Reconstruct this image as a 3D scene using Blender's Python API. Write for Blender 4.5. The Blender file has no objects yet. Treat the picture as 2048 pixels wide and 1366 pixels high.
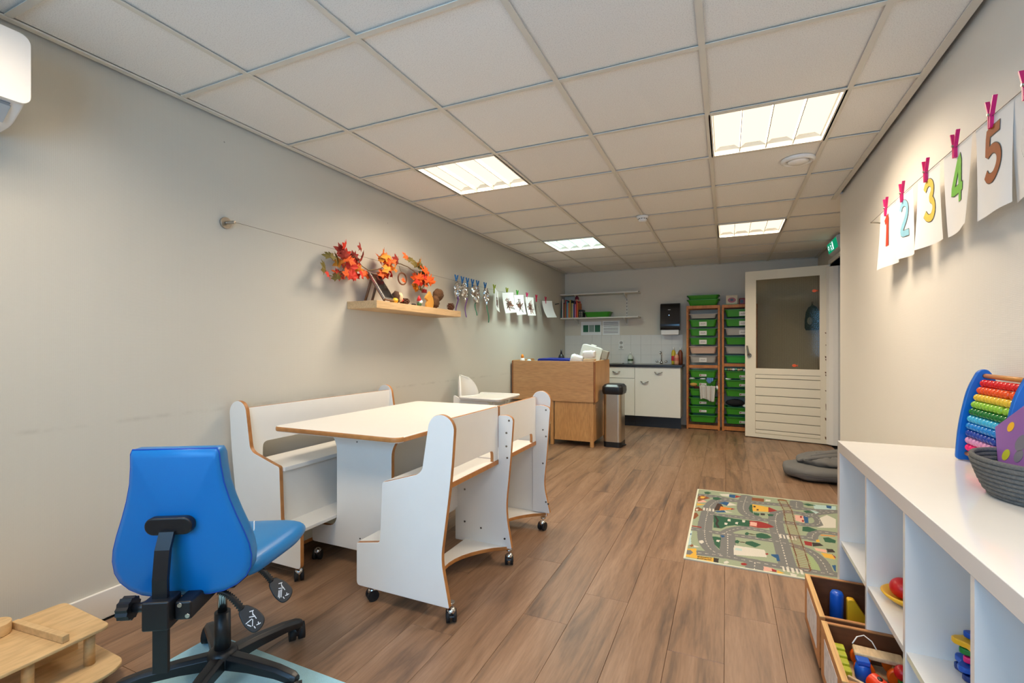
import bpy, bmesh, math, random
import numpy as np
from mathutils import Vector, Matrix, Euler

random.seed(7)
np.random.seed(7)
sc = bpy.context.scene
COL = sc.collection

# ------------------------------------------------------------------ camera
CAM_H = 1.14
cam_data = bpy.data.cameras.new('camera')
cam_data.sensor_width = 36.0
cam_data.lens = 953.5 / 2048 * 36.0
cam_data.shift_y = 10.8 / 2048
cam_data.clip_start = 0.02
cam = bpy.data.objects.new('camera', cam_data)
cam.location = (0, 0, CAM_H)
cam.rotation_euler = (math.pi / 2, 0, 0.4229)
COL.objects.link(cam)
sc.camera = cam

# ------------------------------------------------------------------ daylight, exposure
world = bpy.data.worlds.new('overcast_sky')
sc.world = world
world.use_nodes = True
bg = world.node_tree.nodes['Background']
bg.inputs[0].default_value = (0.28, 0.60, 1.0, 1)
bg.inputs[1].default_value = 11.0
sc.view_settings.view_transform = 'Standard'
sc.view_settings.look = 'None'
sc.view_settings.gamma = 1.0
sc.view_settings.use_curve_mapping = False
sc.view_settings.exposure = -0.27
LAMP_W = 30.0            # watts of one ceiling luminaire
LAMP_COL = (1.0, 0.83, 0.64)
LAMP_COOL = (0.80, 1.0, 0.93)
sc.cycles.max_bounces = 8
sc.cycles.diffuse_bounces = 5
sc.cycles.glossy_bounces = 4
sc.cycles.transparent_max_bounces = 12
sc.cycles.sample_clamp_indirect = 6.0
sc.cycles.caustics_reflective = False
sc.cycles.caustics_refractive = False

# the window wall is behind the camera; a portal tells the sampler where the sky comes in
pl = bpy.data.lights.new('window_portal', 'AREA')
pl.shape = 'RECTANGLE'
pl.size = 2.3
pl.size_y = 1.3
pl.cycles.is_portal = True
po = bpy.data.objects.new('window_portal', pl)
po.location = (-0.40, -1.0, 1.5)
po.rotation_euler = (math.pi / 2, 0, 0)
COL.objects.link(po)

# ------------------------------------------------------------------ helpers
def lin(c):
    out = []
    for v in c[:3]:
        v = v / 255.0
        out.append(v / 12.92 if v <= 0.04045 else ((v + 0.055) / 1.055) ** 2.4)
    return (out[0], out[1], out[2], 1.0)

MATS = {}

def _nt(name):
    m = bpy.data.materials.new(name)
    m.use_nodes = True
    nt = m.node_tree
    return m, nt, nt.nodes['Principled BSDF']

def mat(name, rgb, rough=0.5, metal=0.0, var=0.05, scale=14.0, bump=0.0, bscale=200.0, coat=0.0, spec=0.5, sheen=0.0, emit=0.0, trans=0.0):
    """plain procedural material: base colour with a little noise variation and optional fine relief"""
    if name in MATS:
        return MATS[name]
    m, nt, p = _nt(name)
    N, L = nt.nodes, nt.links
    base = lin(rgb)
    tc = N.new('ShaderNodeTexCoord')
    no = N.new('ShaderNodeTexNoise')
    no.inputs['Scale'].default_value = scale
    no.inputs['Detail'].default_value = 4
    L.new(tc.outputs['Object'], no.inputs['Vector'])
    mx = N.new('ShaderNodeMix')
    mx.data_type = 'RGBA'
    mx.inputs['A'].default_value = tuple(max(0, c * (1 - var)) for c in base[:3]) + (1,)
    mx.inputs['B'].default_value = tuple(min(1, c * (1 + var)) for c in base[:3]) + (1,)
    L.new(no.outputs['Fac'], mx.inputs['Factor'])
    L.new(mx.outputs['Result'], p.inputs['Base Color'])
    p.inputs['Roughness'].default_value = rough
    p.inputs['Metallic'].default_value = metal
    p.inputs['Specular IOR Level'].default_value = spec
    p.inputs['Coat Weight'].default_value = coat
    p.inputs['Sheen Weight'].default_value = sheen
    p.inputs['Transmission Weight'].default_value = trans
    if emit:
        L.new(mx.outputs['Result'], p.inputs['Emission Color'])
        p.inputs['Emission Strength'].default_value = emit
    if bump:
        n2 = N.new('ShaderNodeTexNoise')
        n2.inputs['Scale'].default_value = bscale
        n2.inputs['Detail'].default_value = 3
        L.new(tc.outputs['Object'], n2.inputs['Vector'])
        b = N.new('ShaderNodeBump')
        b.inputs['Strength'].default_value = bump
        b.inputs['Distance'].default_value = 0.004
        L.new(n2.outputs['Fac'], b.inputs['Height'])
        L.new(b.outputs['Normal'], p.inputs['Normal'])
    MATS[name] = m
    return m

def wood(name, light, dark, stretch=(30, 2, 30), rough=0.45, bump=0.05, randomize=False, mid=None, lo=0.3, hi=0.72, coat=0.0):
    """wood grain: noise stretched along the board plus fine streaks"""
    if name in MATS:
        return MATS[name]
    m, nt, p = _nt(name)
    N, L = nt.nodes, nt.links
    tc = N.new('ShaderNodeTexCoord')
    vec = tc.outputs['Object']
    if randomize:
        oi = N.new('ShaderNodeObjectInfo')
        ma = N.new('ShaderNodeMath'); ma.operation = 'MULTIPLY'
        ma.inputs[1].default_value = 53.0
        L.new(oi.outputs['Random'], ma.inputs[0])
        cx = N.new('ShaderNodeCombineXYZ')
        L.new(ma.outputs[0], cx.inputs[0]); L.new(ma.outputs[0], cx.inputs[1]); L.new(ma.outputs[0], cx.inputs[2])
        ad = N.new('ShaderNodeVectorMath'); ad.operation = 'ADD'
        L.new(vec, ad.inputs[0]); L.new(cx.outputs[0], ad.inputs[1])
        vec = ad.outputs[0]
    mp = N.new('ShaderNodeMapping')
    mp.inputs['Scale'].default_value = stretch
    L.new(vec, mp.inputs['Vector'])
    n1 = N.new('ShaderNodeTexNoise')
    n1.inputs['Scale'].default_value = 0.45
    n1.inputs['Detail'].default_value = 5
    n1.inputs['Roughness'].default_value = 0.62
    n1.inputs['Distortion'].default_value = 0.6
    L.new(mp.outputs[0], n1.inputs['Vector'])
    n2 = N.new('ShaderNodeTexNoise')
    n2.inputs['Scale'].default_value = 4.0
    n2.inputs['Detail'].default_value = 3
    L.new(mp.outputs[0], n2.inputs['Vector'])
    cr = N.new('ShaderNodeValToRGB')
    e = cr.color_ramp.elements
    e[0].position = lo; e[0].color = lin(dark)
    e[1].position = hi; e[1].color = lin(light)
    if mid:
        x = cr.color_ramp.elements.new((lo + hi) / 2); x.color = lin(mid)
    L.new(n1.outputs['Fac'], cr.inputs['Fac'])
    mx = N.new('ShaderNodeMix'); mx.data_type = 'RGBA'; mx.blend_type = 'MULTIPLY'
    mx.inputs['Factor'].default_value = 0.35
    cr2 = N.new('ShaderNodeValToRGB')
    cr2.color_ramp.elements[0].position = 0.35; cr2.color_ramp.elements[0].color = (0.55, 0.5, 0.46, 1)
    cr2.color_ramp.elements[1].position = 0.6; cr2.color_ramp.elements[1].color = (1, 1, 1, 1)
    L.new(n2.outputs['Fac'], cr2.inputs['Fac'])
    L.new(cr.outputs['Color'], mx.inputs['A']); L.new(cr2.outputs['Color'], mx.inputs['B'])
    L.new(mx.outputs['Result'], p.inputs['Base Color'])
    p.inputs['Roughness'].default_value = rough
    p.inputs['Coat Weight'].default_value = coat
    if bump:
        b = N.new('ShaderNodeBump'); b.inputs['Strength'].default_value = bump; b.inputs['Distance'].default_value = 0.002
        L.new(n2.outputs['Fac'], b.inputs['Height']); L.new(b.outputs['Normal'], p.inputs['Normal'])
    MATS[name] = m
    return m

def emission(name, rgb, strength):
    if name in MATS:
        return MATS[name]
    m = bpy.data.materials.new(name); m.use_nodes = True
    nt = m.node_tree; nt.nodes.clear()
    o = nt.nodes.new('ShaderNodeOutputMaterial'); e = nt.nodes.new('ShaderNodeEmission')
    e.inputs[0].default_value = lin(rgb); e.inputs[1].default_value = strength
    nt.links.new(e.outputs[0], o.inputs[0])
    MATS[name] = m
    return m

def pane(name, tint, gloss=0.08, ribs=0.0, rough=0.03):
    """clear sheet: transparent with a fresnel reflection, optional vertical ribs"""
    if name in MATS:
        return MATS[name]
    m = bpy.data.materials.new(name); m.use_nodes = True
    nt = m.node_tree; N = nt.nodes; L = nt.links; N.clear()
    o = N.new('ShaderNodeOutputMaterial'); t = N.new('ShaderNodeBsdfTransparent'); g = N.new('ShaderNodeBsdfGlossy')
    t.inputs[0].default_value = lin(tint); g.inputs['Roughness'].default_value = rough
    fr = N.new('ShaderNodeFresnel'); fr.inputs[0].default_value = 1.33
    ad = N.new('ShaderNodeMath'); ad.operation = 'ADD'; ad.inputs[1].default_value = gloss
    L.new(fr.outputs[0], ad.inputs[0])
    mx = N.new('ShaderNodeMixShader')
    L.new(ad.outputs[0], mx.inputs[0]); L.new(t.outputs[0], mx.inputs[1]); L.new(g.outputs[0], mx.inputs[2])
    L.new(mx.outputs[0], o.inputs[0])
    if ribs:
        tc = N.new('ShaderNodeTexCoord'); w = N.new('ShaderNodeTexWave')
        w.bands_direction = 'X'; w.inputs['Scale'].default_value = ribs
        L.new(tc.outputs['Object'], w.inputs['Vector'])
        b = N.new('ShaderNodeBump'); b.inputs['Strength'].default_value = 0.03; b.inputs['Distance'].default_value = 0.001
        L.new(w.outputs['Fac'], b.inputs['Height']); L.new(b.outputs['Normal'], g.inputs['Normal'])
        cr = N.new('ShaderNodeValToRGB')
        c = lin(tint)
        cr.color_ramp.elements[0].color = (c[0] * .86, c[1] * .86, c[2] * .86, 1); cr.color_ramp.elements[1].color = c
        L.new(w.outputs['Fac'], cr.inputs[0]); L.new(cr.outputs[0], t.inputs[0])
    MATS[name] = m
    return m

ORG = {}

def tag(o, label=None, cat=None, group=None, kind=None):
    if label: o['label'] = label
    if cat: o['category'] = cat
    if group: o['group'] = group
    if kind: o['kind'] = kind
    return o

def thing(name, label, cat, loc=(0, 0, 0), rotz=0.0, group=None, local=False, kind=None):
    """an Empty at the thing's base; parts are given in world coordinates unless local=True"""
    o = bpy.data.objects.new(name, None)
    o.empty_display_size = 0.05
    COL.objects.link(o)
    o.location = loc
    o.rotation_euler = (0, 0, rotz)
    tag(o, label, cat, group, kind)
    ORG[o.name] = Vector((0, 0, 0)) if local else Vector(loc)
    return o

class B:
    def __init__(self):
        self.v = []; self.f = []; self.m = []; self.s = []
    def add(self, vs, fs, m=0, smooth=False):
        k = len(self.v)
        self.v.extend([tuple(p) for p in vs])
        for i, f in enumerate(fs):
            self.f.append([k + j for j in f])
            self.m.append(m[i] if isinstance(m, (list, tuple)) else m)
            self.s.append(smooth)
        return self
    def box(self, x0, x1, y0, y1, z0, z1, m=0):
        vs = [(x0, y0, z0), (x1, y0, z0), (x1, y1, z0), (x0, y1, z0), (x0, y0, z1), (x1, y0, z1), (x1, y1, z1), (x0, y1, z1)]
        return self.add(vs, [(0, 3, 2, 1), (4, 5, 6, 7), (0, 1, 5, 4), (1, 2, 6, 5), (2, 3, 7, 6), (3, 0, 4, 7)], m)
    def obox(self, c, size, R=None, m=0):
        a, b, d = size[0] / 2, size[1] / 2, size[2] / 2
        vs = [Vector(p) for p in ((-a, -b, -d), (a, -b, -d), (a, b, -d), (-a, b, -d), (-a, -b, d), (a, -b, d), (a, b, d), (-a, b, d))]
        if R is not None:
            vs = [R @ p for p in vs]
        c = Vector(c)
        return self.add([p + c for p in vs], [(0, 3, 2, 1), (4, 5, 6, 7), (0, 1, 5, 4), (1, 2, 6, 5), (2, 3, 7, 6), (3, 0, 4, 7)], m)
    def prism(self, poly, axis, a, b, m=0, mside=None, fn=None):
        n = len(poly)
        if mside is None: mside = m
        def P(p, t):
            if fn: return fn(p[0], p[1], t)
            if axis == 'x': return (t, p[0], p[1])
            if axis == 'y': return (p[0], t, p[1])
            return (p[0], p[1], t)
        vs = [P(p, a) for p in poly] + [P(p, b) for p in poly]
        fs = [list(range(n))[::-1], list(range(n, 2 * n))]
        ms = [m, m]
        for i in range(n):
            j = (i + 1) % n
            fs.append([i, j, n + j, n + i]); ms.append(mside)
        return self.add(vs, fs, ms)
    def cyl(self, p0, p1, r0, r1=None, n=16, m=0, caps=True, smooth=True):
        if r1 is None: r1 = r0
        p0 = Vector(p0); p1 = Vector(p1)
        d = (p1 - p0).normalized()
        u = d.orthogonal().normalized(); w = d.cross(u)
        vs = []
        for p, r in ((p0, r0), (p1, r1)):
            for i in range(n):
                t = 2 * math.pi * i / n
                vs.append(p + u * (r * math.cos(t)) + w * (r * math.sin(t)))
        fs = [[i, (i + 1) % n, n + (i + 1) % n, n + i] for i in range(n)]
        self.add(vs, fs, m, smooth)
        if caps:
            k = len(self.v) - 2 * n
            self.f.append([k + i for i in range(n)][::-1]); self.m.append(m); self.s.append(False)
            self.f.append([k + n + i for i in range(n)]); self.m.append(m); self.s.append(False)
        return self
    def tube(self, pts, r, n=8, m=0, closed=False, flat=1.0, caps=True):
        pts = [Vector(p) for p in pts]
        k = len(pts)
        vs = []
        prev = None
        for i, p in enumerate(pts):
            if closed: d = pts[(i + 1) % k] - pts[i - 1]
            else: d = pts[min(i + 1, k - 1)] - pts[max(i - 1, 0)]
            d.normalize()
            if prev is None: u = d.orthogonal().normalized()
            else:
                u = prev - d * prev.dot(d)
                u = u.normalized() if u.length > 1e-6 else d.orthogonal().normalized()
            prev = u
            w = d.cross(u)
            rr = r[i] if isinstance(r, (list, tuple)) else r
            for j in range(n):
                t = 2 * math.pi * j / n
                vs.append(p + u * (rr * math.cos(t)) + w * (rr * flat * math.sin(t)))
        fs = []
        for i in range(k if closed else k - 1):
            a = i * n; b = ((i + 1) % k) * n
            for j in range(n):
                fs.append([a + j, a + (j + 1) % n, b + (j + 1) % n, b + j])
        if not closed and caps:
            fs.append(list(range(n))[::-1]); fs.append([(k - 1) * n + j for j in range(n)])
        return self.add(vs, fs, m, True)
    def lathe(self, prof, c=(0, 0, 0), n=20, m=0, sx=1.0, sy=1.0, smooth=True, close=True):
        vs = []
        for r, z in prof:
            for j in range(n):
                t = 2 * math.pi * j / n
                vs.append((c[0] + r * sx * math.cos(t), c[1] + r * sy * math.sin(t), c[2] + z))
        fs = []
        for i in range(len(prof) - 1):
            for j in range(n):
                fs.append([i * n + j, i * n + (j + 1) % n, (i + 1) * n + (j + 1) % n, (i + 1) * n + j])
        if close:
            if prof[0][0] > 1e-5: fs.append(list(range(n))[::-1])
            if prof[-1][0] > 1e-5: fs.append([(len(prof) - 1) * n + j for j in range(n)])
        return self.add(vs, fs, m, smooth)
    def ell(self, c, r, nu=14, nv=9, m=0, R=None, jit=0.0, pw=1.0):
        vs = []; fs = []
        c = Vector(c)
        def sg(a): return math.copysign(abs(a) ** pw, a)
        for i in range(nv + 1):
            ph = -math.pi / 2 + math.pi * i / nv
            for j in range(nu):
                t = 2 * math.pi * j / nu
                k = 1 + (random.uniform(-jit, jit) if jit else 0)
                p = Vector((r[0] * sg(math.cos(ph)) * sg(math.cos(t)) * k, r[1] * sg(math.cos(ph)) * sg(math.sin(t)) * k, r[2] * sg(math.sin(ph)) * k))
                if i in (0, nv): p = Vector((0, 0, r[2] * (-1 if i == 0 else 1)))
                if R is not None: p = R @ p
                vs.append(p + c)
        for i in range(nv):
            for j in range(nu):
                fs.append([i * nu + j, i * nu + (j + 1) % nu, (i + 1) * nu + (j + 1) % nu, (i + 1) * nu + j])
        return self.add(vs, fs, m, True)
    def grid(self, fn, nu, nv, m=0, smooth=True):
        vs = [fn(i / nu, j / nv) for j in range(nv + 1) for i in range(nu + 1)]
        fs = [[j * (nu + 1) + i, j * (nu + 1) + i + 1, (j + 1) * (nu + 1) + i + 1, (j + 1) * (nu + 1) + i] for j in range(nv) for i in range(nu)]
        return self.add(vs, fs, m, smooth)
    def build(self, name, mats, parent=None, bevel=0.0, seg=2, sub=0, solid=0.0, merge=False, angle=35):
        org = ORG.get(parent.name, Vector((0, 0, 0))) if parent else Vector((0, 0, 0))
        me = bpy.data.meshes.new(name)
        vs = [(p[0] - org[0], p[1] - org[1], p[2] - org[2]) for p in self.v]
        me.from_pydata(vs, [], self.f)
        if not isinstance(mats, (list, tuple)): mats = [mats]
        for m in mats: me.materials.append(m)
        for i, p in enumerate(me.polygons):
            p.material_index = self.m[i]; p.use_smooth = self.s[i]
        bm = bmesh.new(); bm.from_mesh(me)
        if merge: bmesh.ops.remove_doubles(bm, verts=bm.verts, dist=1e-5)
        bmesh.ops.recalc_face_normals(bm, faces=bm.faces)
        bm.to_mesh(me); bm.free()
        o = bpy.data.objects.new(name, me)
        COL.objects.link(o)
        if parent: o.parent = parent
        ORG[o.name] = org
        if solid:
            md = o.modifiers.new('thickness', 'SOLIDIFY'); md.thickness = solid; md.offset = 0
        if bevel:
            md = o.modifiers.new('bevel', 'BEVEL'); md.width = bevel; md.segments = seg
            md.limit_method = 'ANGLE'; md.angle_limit = math.radians(angle); md.harden_normals = False
            for p in me.polygons: p.use_smooth = True
            mw = o.modifiers.new('normals', 'WEIGHTED_NORMAL'); mw.keep_sharp = True
        if sub:
            md = o.modifiers.new('subdivision', 'SUBSURF'); md.levels = sub; md.render_levels = sub
        return o

def roundpoly(pts, rad, n=5):
    """polygon with rounded corners; rad = one radius or a list"""
    out = []
    k = len(pts)
    for i in range(k):
        p = Vector(pts[i]); a = Vector(pts[i - 1]); b = Vector(pts[(i + 1) % k])
        r = rad[i] if isinstance(rad, (list, tuple)) else rad
        if r <= 1e-6:
            out.append((p.x, p.y)); continue
        u = (a - p); w = (b - p)
        r2 = min(r, u.length * 0.49, w.length * 0.49)
        u.normalize(); w.normalize()
        s = p + u * r2; e = p + w * r2
        for j in range(n + 1):
            t = j / n
            q = s * (1 - t) ** 2 + p * (2 * t * (1 - t)) + e * t ** 2
            out.append((q.x, q.y))
    return out

def rrect(x0, x1, y0, y1, r, n=5):
    out = []
    for cx, cy, a0 in ((x1 - r, y1 - r, 0), (x0 + r, y1 - r, 90), (x0 + r, y0 + r, 180), (x1 - r, y0 + r, 270)):
        for j in range(n + 1):
            a = math.radians(a0 + 90 * j / n)
            out.append((cx + r * math.cos(a), cy + r * math.sin(a)))
    return out

def rotz(a): return Matrix.Rotation(a, 3, 'Z')
def rot(ax, a): return Matrix.Rotation(a, 3, ax)

def ribbon(b, P, pts, w, off, m=0, step=0.02):
    """flat printed stroke on a surface P(u,v,off): polyline pts in surface units, width w"""
    q = []
    for (ax, ay), (bx, by) in zip(pts[:-1], pts[1:]):
        d = math.hypot(bx - ax, by - ay); k = max(1, int(d / step))
        for i in range(k): q.append((ax + (bx - ax) * i / k, ay + (by - ay) * i / k))
    q.append(pts[-1])
    vs = []
    for i, (x, y) in enumerate(q):
        a = q[max(i - 1, 0)]; c = q[min(i + 1, len(q) - 1)]
        dx, dy = c[0] - a[0], c[1] - a[1]; l = math.hypot(dx, dy) or 1
        nx, ny = -dy / l * w / 2, dx / l * w / 2
        vs.append(P(x + nx, y + ny, off)); vs.append(P(x - nx, y - ny, off))
    b.add(vs, [[2 * i, 2 * i + 1, 2 * i + 3, 2 * i + 2] for i in range(len(q) - 1)], m)

# ------------------------------------------------------------------ shared materials
WHITE_LAM = mat('white_laminate', (232, 230, 224), 0.38, var=0.02)
EDGE_WOOD = wood('brown_edge_band', (192, 134, 76), (166, 108, 56), (8, 8, 8), 0.45)
BLACK_PL = mat('black_plastic', (20, 21, 24), 0.38, var=0.1)
BLACK_RUB = mat('black_rubber', (16, 16, 17), 0.7, var=0.1)
CHROME = mat('polished_metal', (205, 205, 205), 0.18, 1.0, var=0.02)
STEEL = mat('brushed_steel', (176, 170, 160), 0.32, 1.0, var=0.06)
WHITE_PL = mat('white_plastic', (236, 233, 226), 0.42, var=0.015)
PAPER = mat('white_paper', (244, 243, 240), 0.8, var=0.02)
BEECH = wood('beech_panel', (212, 166, 116), (200, 150, 100), (3, 26, 26), 0.45, lo=0.2, hi=0.8)
BIRCH = wood('birch_ply', (224, 192, 144), (205, 168, 116), (14, 3, 14), 0.5, lo=0.2, hi=0.8)
PINE = wood('pine_frame', (208, 132, 58), (178, 102, 38), (20, 20, 3), 0.5)
GREEN_BIN = mat('green_plastic', (58, 142, 30), 0.42, var=0.06, scale=3)
CLEAR_BIN = mat('milky_plastic', (196, 190, 180), 0.4, var=0.05, trans=0.25)

# ================================================================== the room
XL, XR, XR2, YF, YB, ZC = -2.39, 0.82, 1.10, -0.95, 7.40, 2.319
YC = 4.51                    # where the right wall steps back

def wall_mat(name, rgb, stain=False):
    m, nt, p = _nt(name)
    N, L = nt.nodes, nt.links
    tc = N.new('ShaderNodeTexCoord')
    no = N.new('ShaderNodeTexNoise'); no.inputs['Scale'].default_value = 1.6; no.inputs['Detail'].default_value = 5
    L.new(tc.outputs['Object'], no.inputs['Vector'])
    base = lin(rgb)
    mx = N.new('ShaderNodeMix'); mx.data_type = 'RGBA'
    mx.inputs['A'].default_value = tuple(c * .965 for c in base[:3]) + (1,)
    mx.inputs['B'].default_value = tuple(min(1, c * 1.03) for c in base[:3]) + (1,)
    L.new(no.outputs['Fac'], mx.inputs['Factor'])
    out = mx.outputs['Result']
    if stain:
        # rubbed scuff line left by chair backs, about 0.83 m above the floor
        sx = N.new('ShaderNodeSeparateXYZ'); L.new(tc.outputs['Object'], sx.inputs[0])
        sl = N.new('ShaderNodeMath'); sl.operation = 'SUBTRACT'; sl.inputs[1].default_value = 0.82
        L.new(sx.outputs['Z'], sl.inputs[0])
        ab = N.new('ShaderNodeMath'); ab.operation = 'ABSOLUTE'; L.new(sl.outputs[0], ab.inputs[0])
        mr = N.new('ShaderNodeMapRange'); mr.inputs['From Min'].default_value = 0.001; mr.inputs['From Max'].default_value = 0.014
        mr.inputs['To Min'].default_value = 1; mr.inputs['To Max'].default_value = 0
        L.new(ab.outputs[0], mr.inputs['Value'])
        n3 = N.new('ShaderNodeTexNoise'); n3.inputs['Scale'].default_value = 9; n3.inputs['Detail'].default_value = 6
        L.new(tc.outputs['Object'], n3.inputs['Vector'])
        mr2 = N.new('ShaderNodeMapRange'); mr2.inputs['From Min'].default_value = 0.45; mr2.inputs['From Max'].default_value = 0.65
        L.new(n3.outputs['Fac'], mr2.inputs['Value'])
        mu = N.new('ShaderNodeMath'); mu.operation = 'MULTIPLY'; L.new(mr.outputs[0], mu.inputs[0]); L.new(mr2.outputs[0], mu.inputs[1])
        mu2 = N.new('ShaderNodeMath'); mu2.operation = 'MULTIPLY'; mu2.inputs[1].default_value = 0.22; L.new(mu.outputs[0], mu2.inputs[0])
        m3 = N.new('ShaderNodeMix'); m3.data_type = 'RGBA'; m3.inputs['B'].default_value = lin((120, 112, 100))
        L.new(mu2.outputs[0], m3.inputs['Factor']); L.new(out, m3.inputs['A'])
        out = m3.outputs['Result']
        # pin holes and flecks
        vo = N.new('ShaderNodeTexVoronoi'); vo.inputs['Scale'].default_value = 4.2; L.new(tc.outputs['Object'], vo.inputs['Vector'])
        mr3 = N.new('ShaderNodeMapRange'); mr3.inputs['From Min'].default_value = 0.012; mr3.inputs['From Max'].default_value = 0.02
        mr3.inputs['To Min'].default_value = 0.6; mr3.inputs['To Max'].default_value = 0
        L.new(vo.outputs['Distance'], mr3.inputs['Value'])
        m4 = N.new('ShaderNodeMix'); m4.data_type = 'RGBA'; m4.inputs['B'].default_value = lin((90, 84, 76))
        L.new(mr3.outputs[0], m4.inputs['Factor']); L.new(out, m4.inputs['A'])
        out = m4.outputs['Result']
    L.new(out, p.inputs['Base Color'])
    p.inputs['Roughness'].default_value = 0.62
    # woven glass-fibre wallpaper under the paint
    w1 = N.new('ShaderNodeTexWave'); w1.bands_direction = 'Z'; w1.inputs['Scale'].default_value = 55; w1.inputs['Distortion'].default_value = 1.5
    w2 = N.new('ShaderNodeTexWave'); w2.bands_direction = 'Y'; w2.inputs['Scale'].default_value = 48; w2.inputs['Distortion'].default_value = 1.5
    for w in (w1, w2): L.new(tc.outputs['Object'], w.inputs['Vector'])
    mu = N.new('ShaderNodeMath'); mu.operation = 'MULTIPLY'
    L.new(w1.outputs['Fac'], mu.inputs[0]); L.new(w2.outputs['Fac'], mu.inputs[1])
    b = N.new('ShaderNodeBump'); b.inputs['Strength'].default_value = 0.16; b.inputs['Distance'].default_value = 0.002
    L.new(mu.outputs[0], b.inputs['Height']); L.new(b.outputs['Normal'], p.inputs['Normal'])
    return m

W_LEFT = wall_mat('painted_wall_grey', (202, 198, 186), True)
W_RIGHT = wall_mat('painted_wall_offwhite', (236, 230, 218))
W_BACK = wall_mat('painted_wall_back', (217, 207, 190))
TRIM = mat('white_painted_wood', (228, 224, 216), 0.4, var=0.03, bump=0.02, bscale=60)
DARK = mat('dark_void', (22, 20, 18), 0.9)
FLOORWOOD = wood('oak_plank', (152, 121, 96), (82, 64, 52), (30, 2.6, 30), 0.40, 0.04, True, mid=(134, 103, 78), lo=0.27, hi=0.70)

def structure(o, label=None): return tag(o, label, None, None, 'structure')

# floor: dark subfloor with separate vinyl planks
sub = structure(B().box(XL, 2.3, YF, YB, -0.06, -0.006).build('floor', DARK), 'brown oak-look plank floor of the play room')
PITCH, PLEN = 0.196, 1.318
starts = {-1: 1.876, -2: 2.665, -3: 2.150, -4: 1.878, -5: 2.393, 0: 2.229, 1: 2.378, 2: 1.95, 3: 2.6, 4: 2.1, 5: 1.7, -6: 1.62, -7: 2.1, -8: 2.55, -9: 1.9, -10: 2.3, -11: 1.75, -12: 2.2}
plank_mesh = {}
def plank(x0, x1, y0, y1):
    w, l = round(x1 - x0, 3), round(y1 - y0, 3)
    key = (w, l)
    g = 0.0005
    if key not in plank_mesh:
        b = B()
        e = 0.0007
        hw, hl = w / 2 - g, l / 2 - g
        vs = [(-hw, -hl, -0.006), (hw, -hl, -0.006), (hw, hl, -0.006), (-hw, hl, -0.006),
              (-hw, -hl, -0.001), (hw, -hl, -0.001), (hw, hl, -0.001), (-hw, hl, -0.001),
              (-hw + e, -hl + e, 0), (hw - e, -hl + e, 0), (hw - e, hl - e, 0), (-hw + e, hl - e, 0)]
        fs = [(0, 1, 5, 4), (1, 2, 6, 5), (2, 3, 7, 6), (3, 0, 4, 7), (4, 5, 9, 8), (5, 6, 10, 9), (6, 7, 11, 10), (7, 4, 8, 11), (8, 9, 10, 11)]
        b.add(vs, fs)
        o = b.build('plank', FLOORWOOD, sub)
        plank_mesh[key] = o.data
    else:
        o = bpy.data.objects.new('plank', plank_mesh[key]); COL.objects.link(o); o.parent = sub
    o.location = ((x0 + x1) / 2, (y0 + y1) / 2, 0)
for k in range(-12, 6):
    x0 = max(XL, -0.008 + PITCH * k); x1 = min(XR2, -0.008 + PITCH * (k + 1))
    if x1 - x0 < 0.02: continue
    y = starts.get(k, 2.0)
    while y > YF: y -= PLEN
    while y < YB:
        a, c = max(y, YF), min(y + PLEN, YB)
        if c - a > 0.01: plank(x0, x1, a, c)
        y += PLEN

# walls
structure(B().box(XL - 0.1, XL, YF - 0.1, YB + 0.1, -0.06, 2.5).build('wall_left', W_LEFT), 'long grey-beige wall with the clothes line and floating shelf')
structure(B().box(XR, 1.25, YF - 0.1, YC, -0.06, 2.5).build('wall_right', W_RIGHT, bevel=0.004), 'off-white wall behind the white cubby unit')
wb = structure(B().box(XL - 0.1, 2.4, YB, YB + 0.1, -0.06, 2.5).build('wall_back', W_BACK), 'far wall behind the small kitchen and green-bin racks')
DY0, DY1, DZ = 5.62, 6.56, 2.10      # door opening
structure(B().box(XR2, 1.22, YC, DY0, -0.06, 2.5).box(XR2, 1.22, DY1, YB, -0.06, 2.5).box(XR2, 1.22, DY0, DY1, DZ, 2.5).build('wall_recess', W_BACK), 'set-back wall with the doorway')
WX0, WX1, WZ0, WZ1 = -1.55, 0.75, 0.85, 2.15
structure(B().box(XL, XR, YF - 0.1, YF, -0.06, WZ0).box(XL, XR, YF - 0.1, YF, WZ1, 2.5).box(XL, WX0, YF - 0.1, YF, WZ0, WZ1).box(WX1, XR, YF - 0.1, YF, WZ0, WZ1).build('wall_front', W_RIGHT), 'window wall behind the viewer')
structure(B().box(2.3, 2.4, YC, YB, -0.06, 2.5).box(1.22, 2.3, YC - 0.1, YC, -0.06, 2.5).box(1.22, 2.3, YC, YB, 2.4, 2.5).build('wall_corridor', W_BACK), 'corridor walls beyond the doorway')
# window behind the camera
wn = thing('window_1', 'wide white framed window behind the viewer', None, (-0.40, YF - 0.05, WZ0), kind='structure')
b = B()
for z in (WZ0, WZ1 - 0.06): b.box(WX0, WX1, YF - 0.08, YF - 0.02, z, z + 0.06)
for x in (WX0, -0.82, -0.04, WX1 - 0.06): b.box(x, x + 0.06, YF - 0.08, YF - 0.02, WZ0 + 0.06, WZ1 - 0.06)
b.build('window_frame', TRIM, wn)
GLASS = pane('window_glass', (250, 252, 252), 0.0)
for x0, x1 in ((WX0 + .06, -0.82), (-0.76, -0.04), (0.02, WX1 - .06)):
    B().box(x0, x1, YF - 0.053, YF - 0.047, WZ0 + 0.06, WZ1 - 0.06).build('pane', GLASS, wn)
B().box(WX0 - 0.04, WX1 + 0.04, YF, YF + 0.16, WZ0 - 0.03, WZ0).build('window_sill', TRIM, wn)

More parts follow.
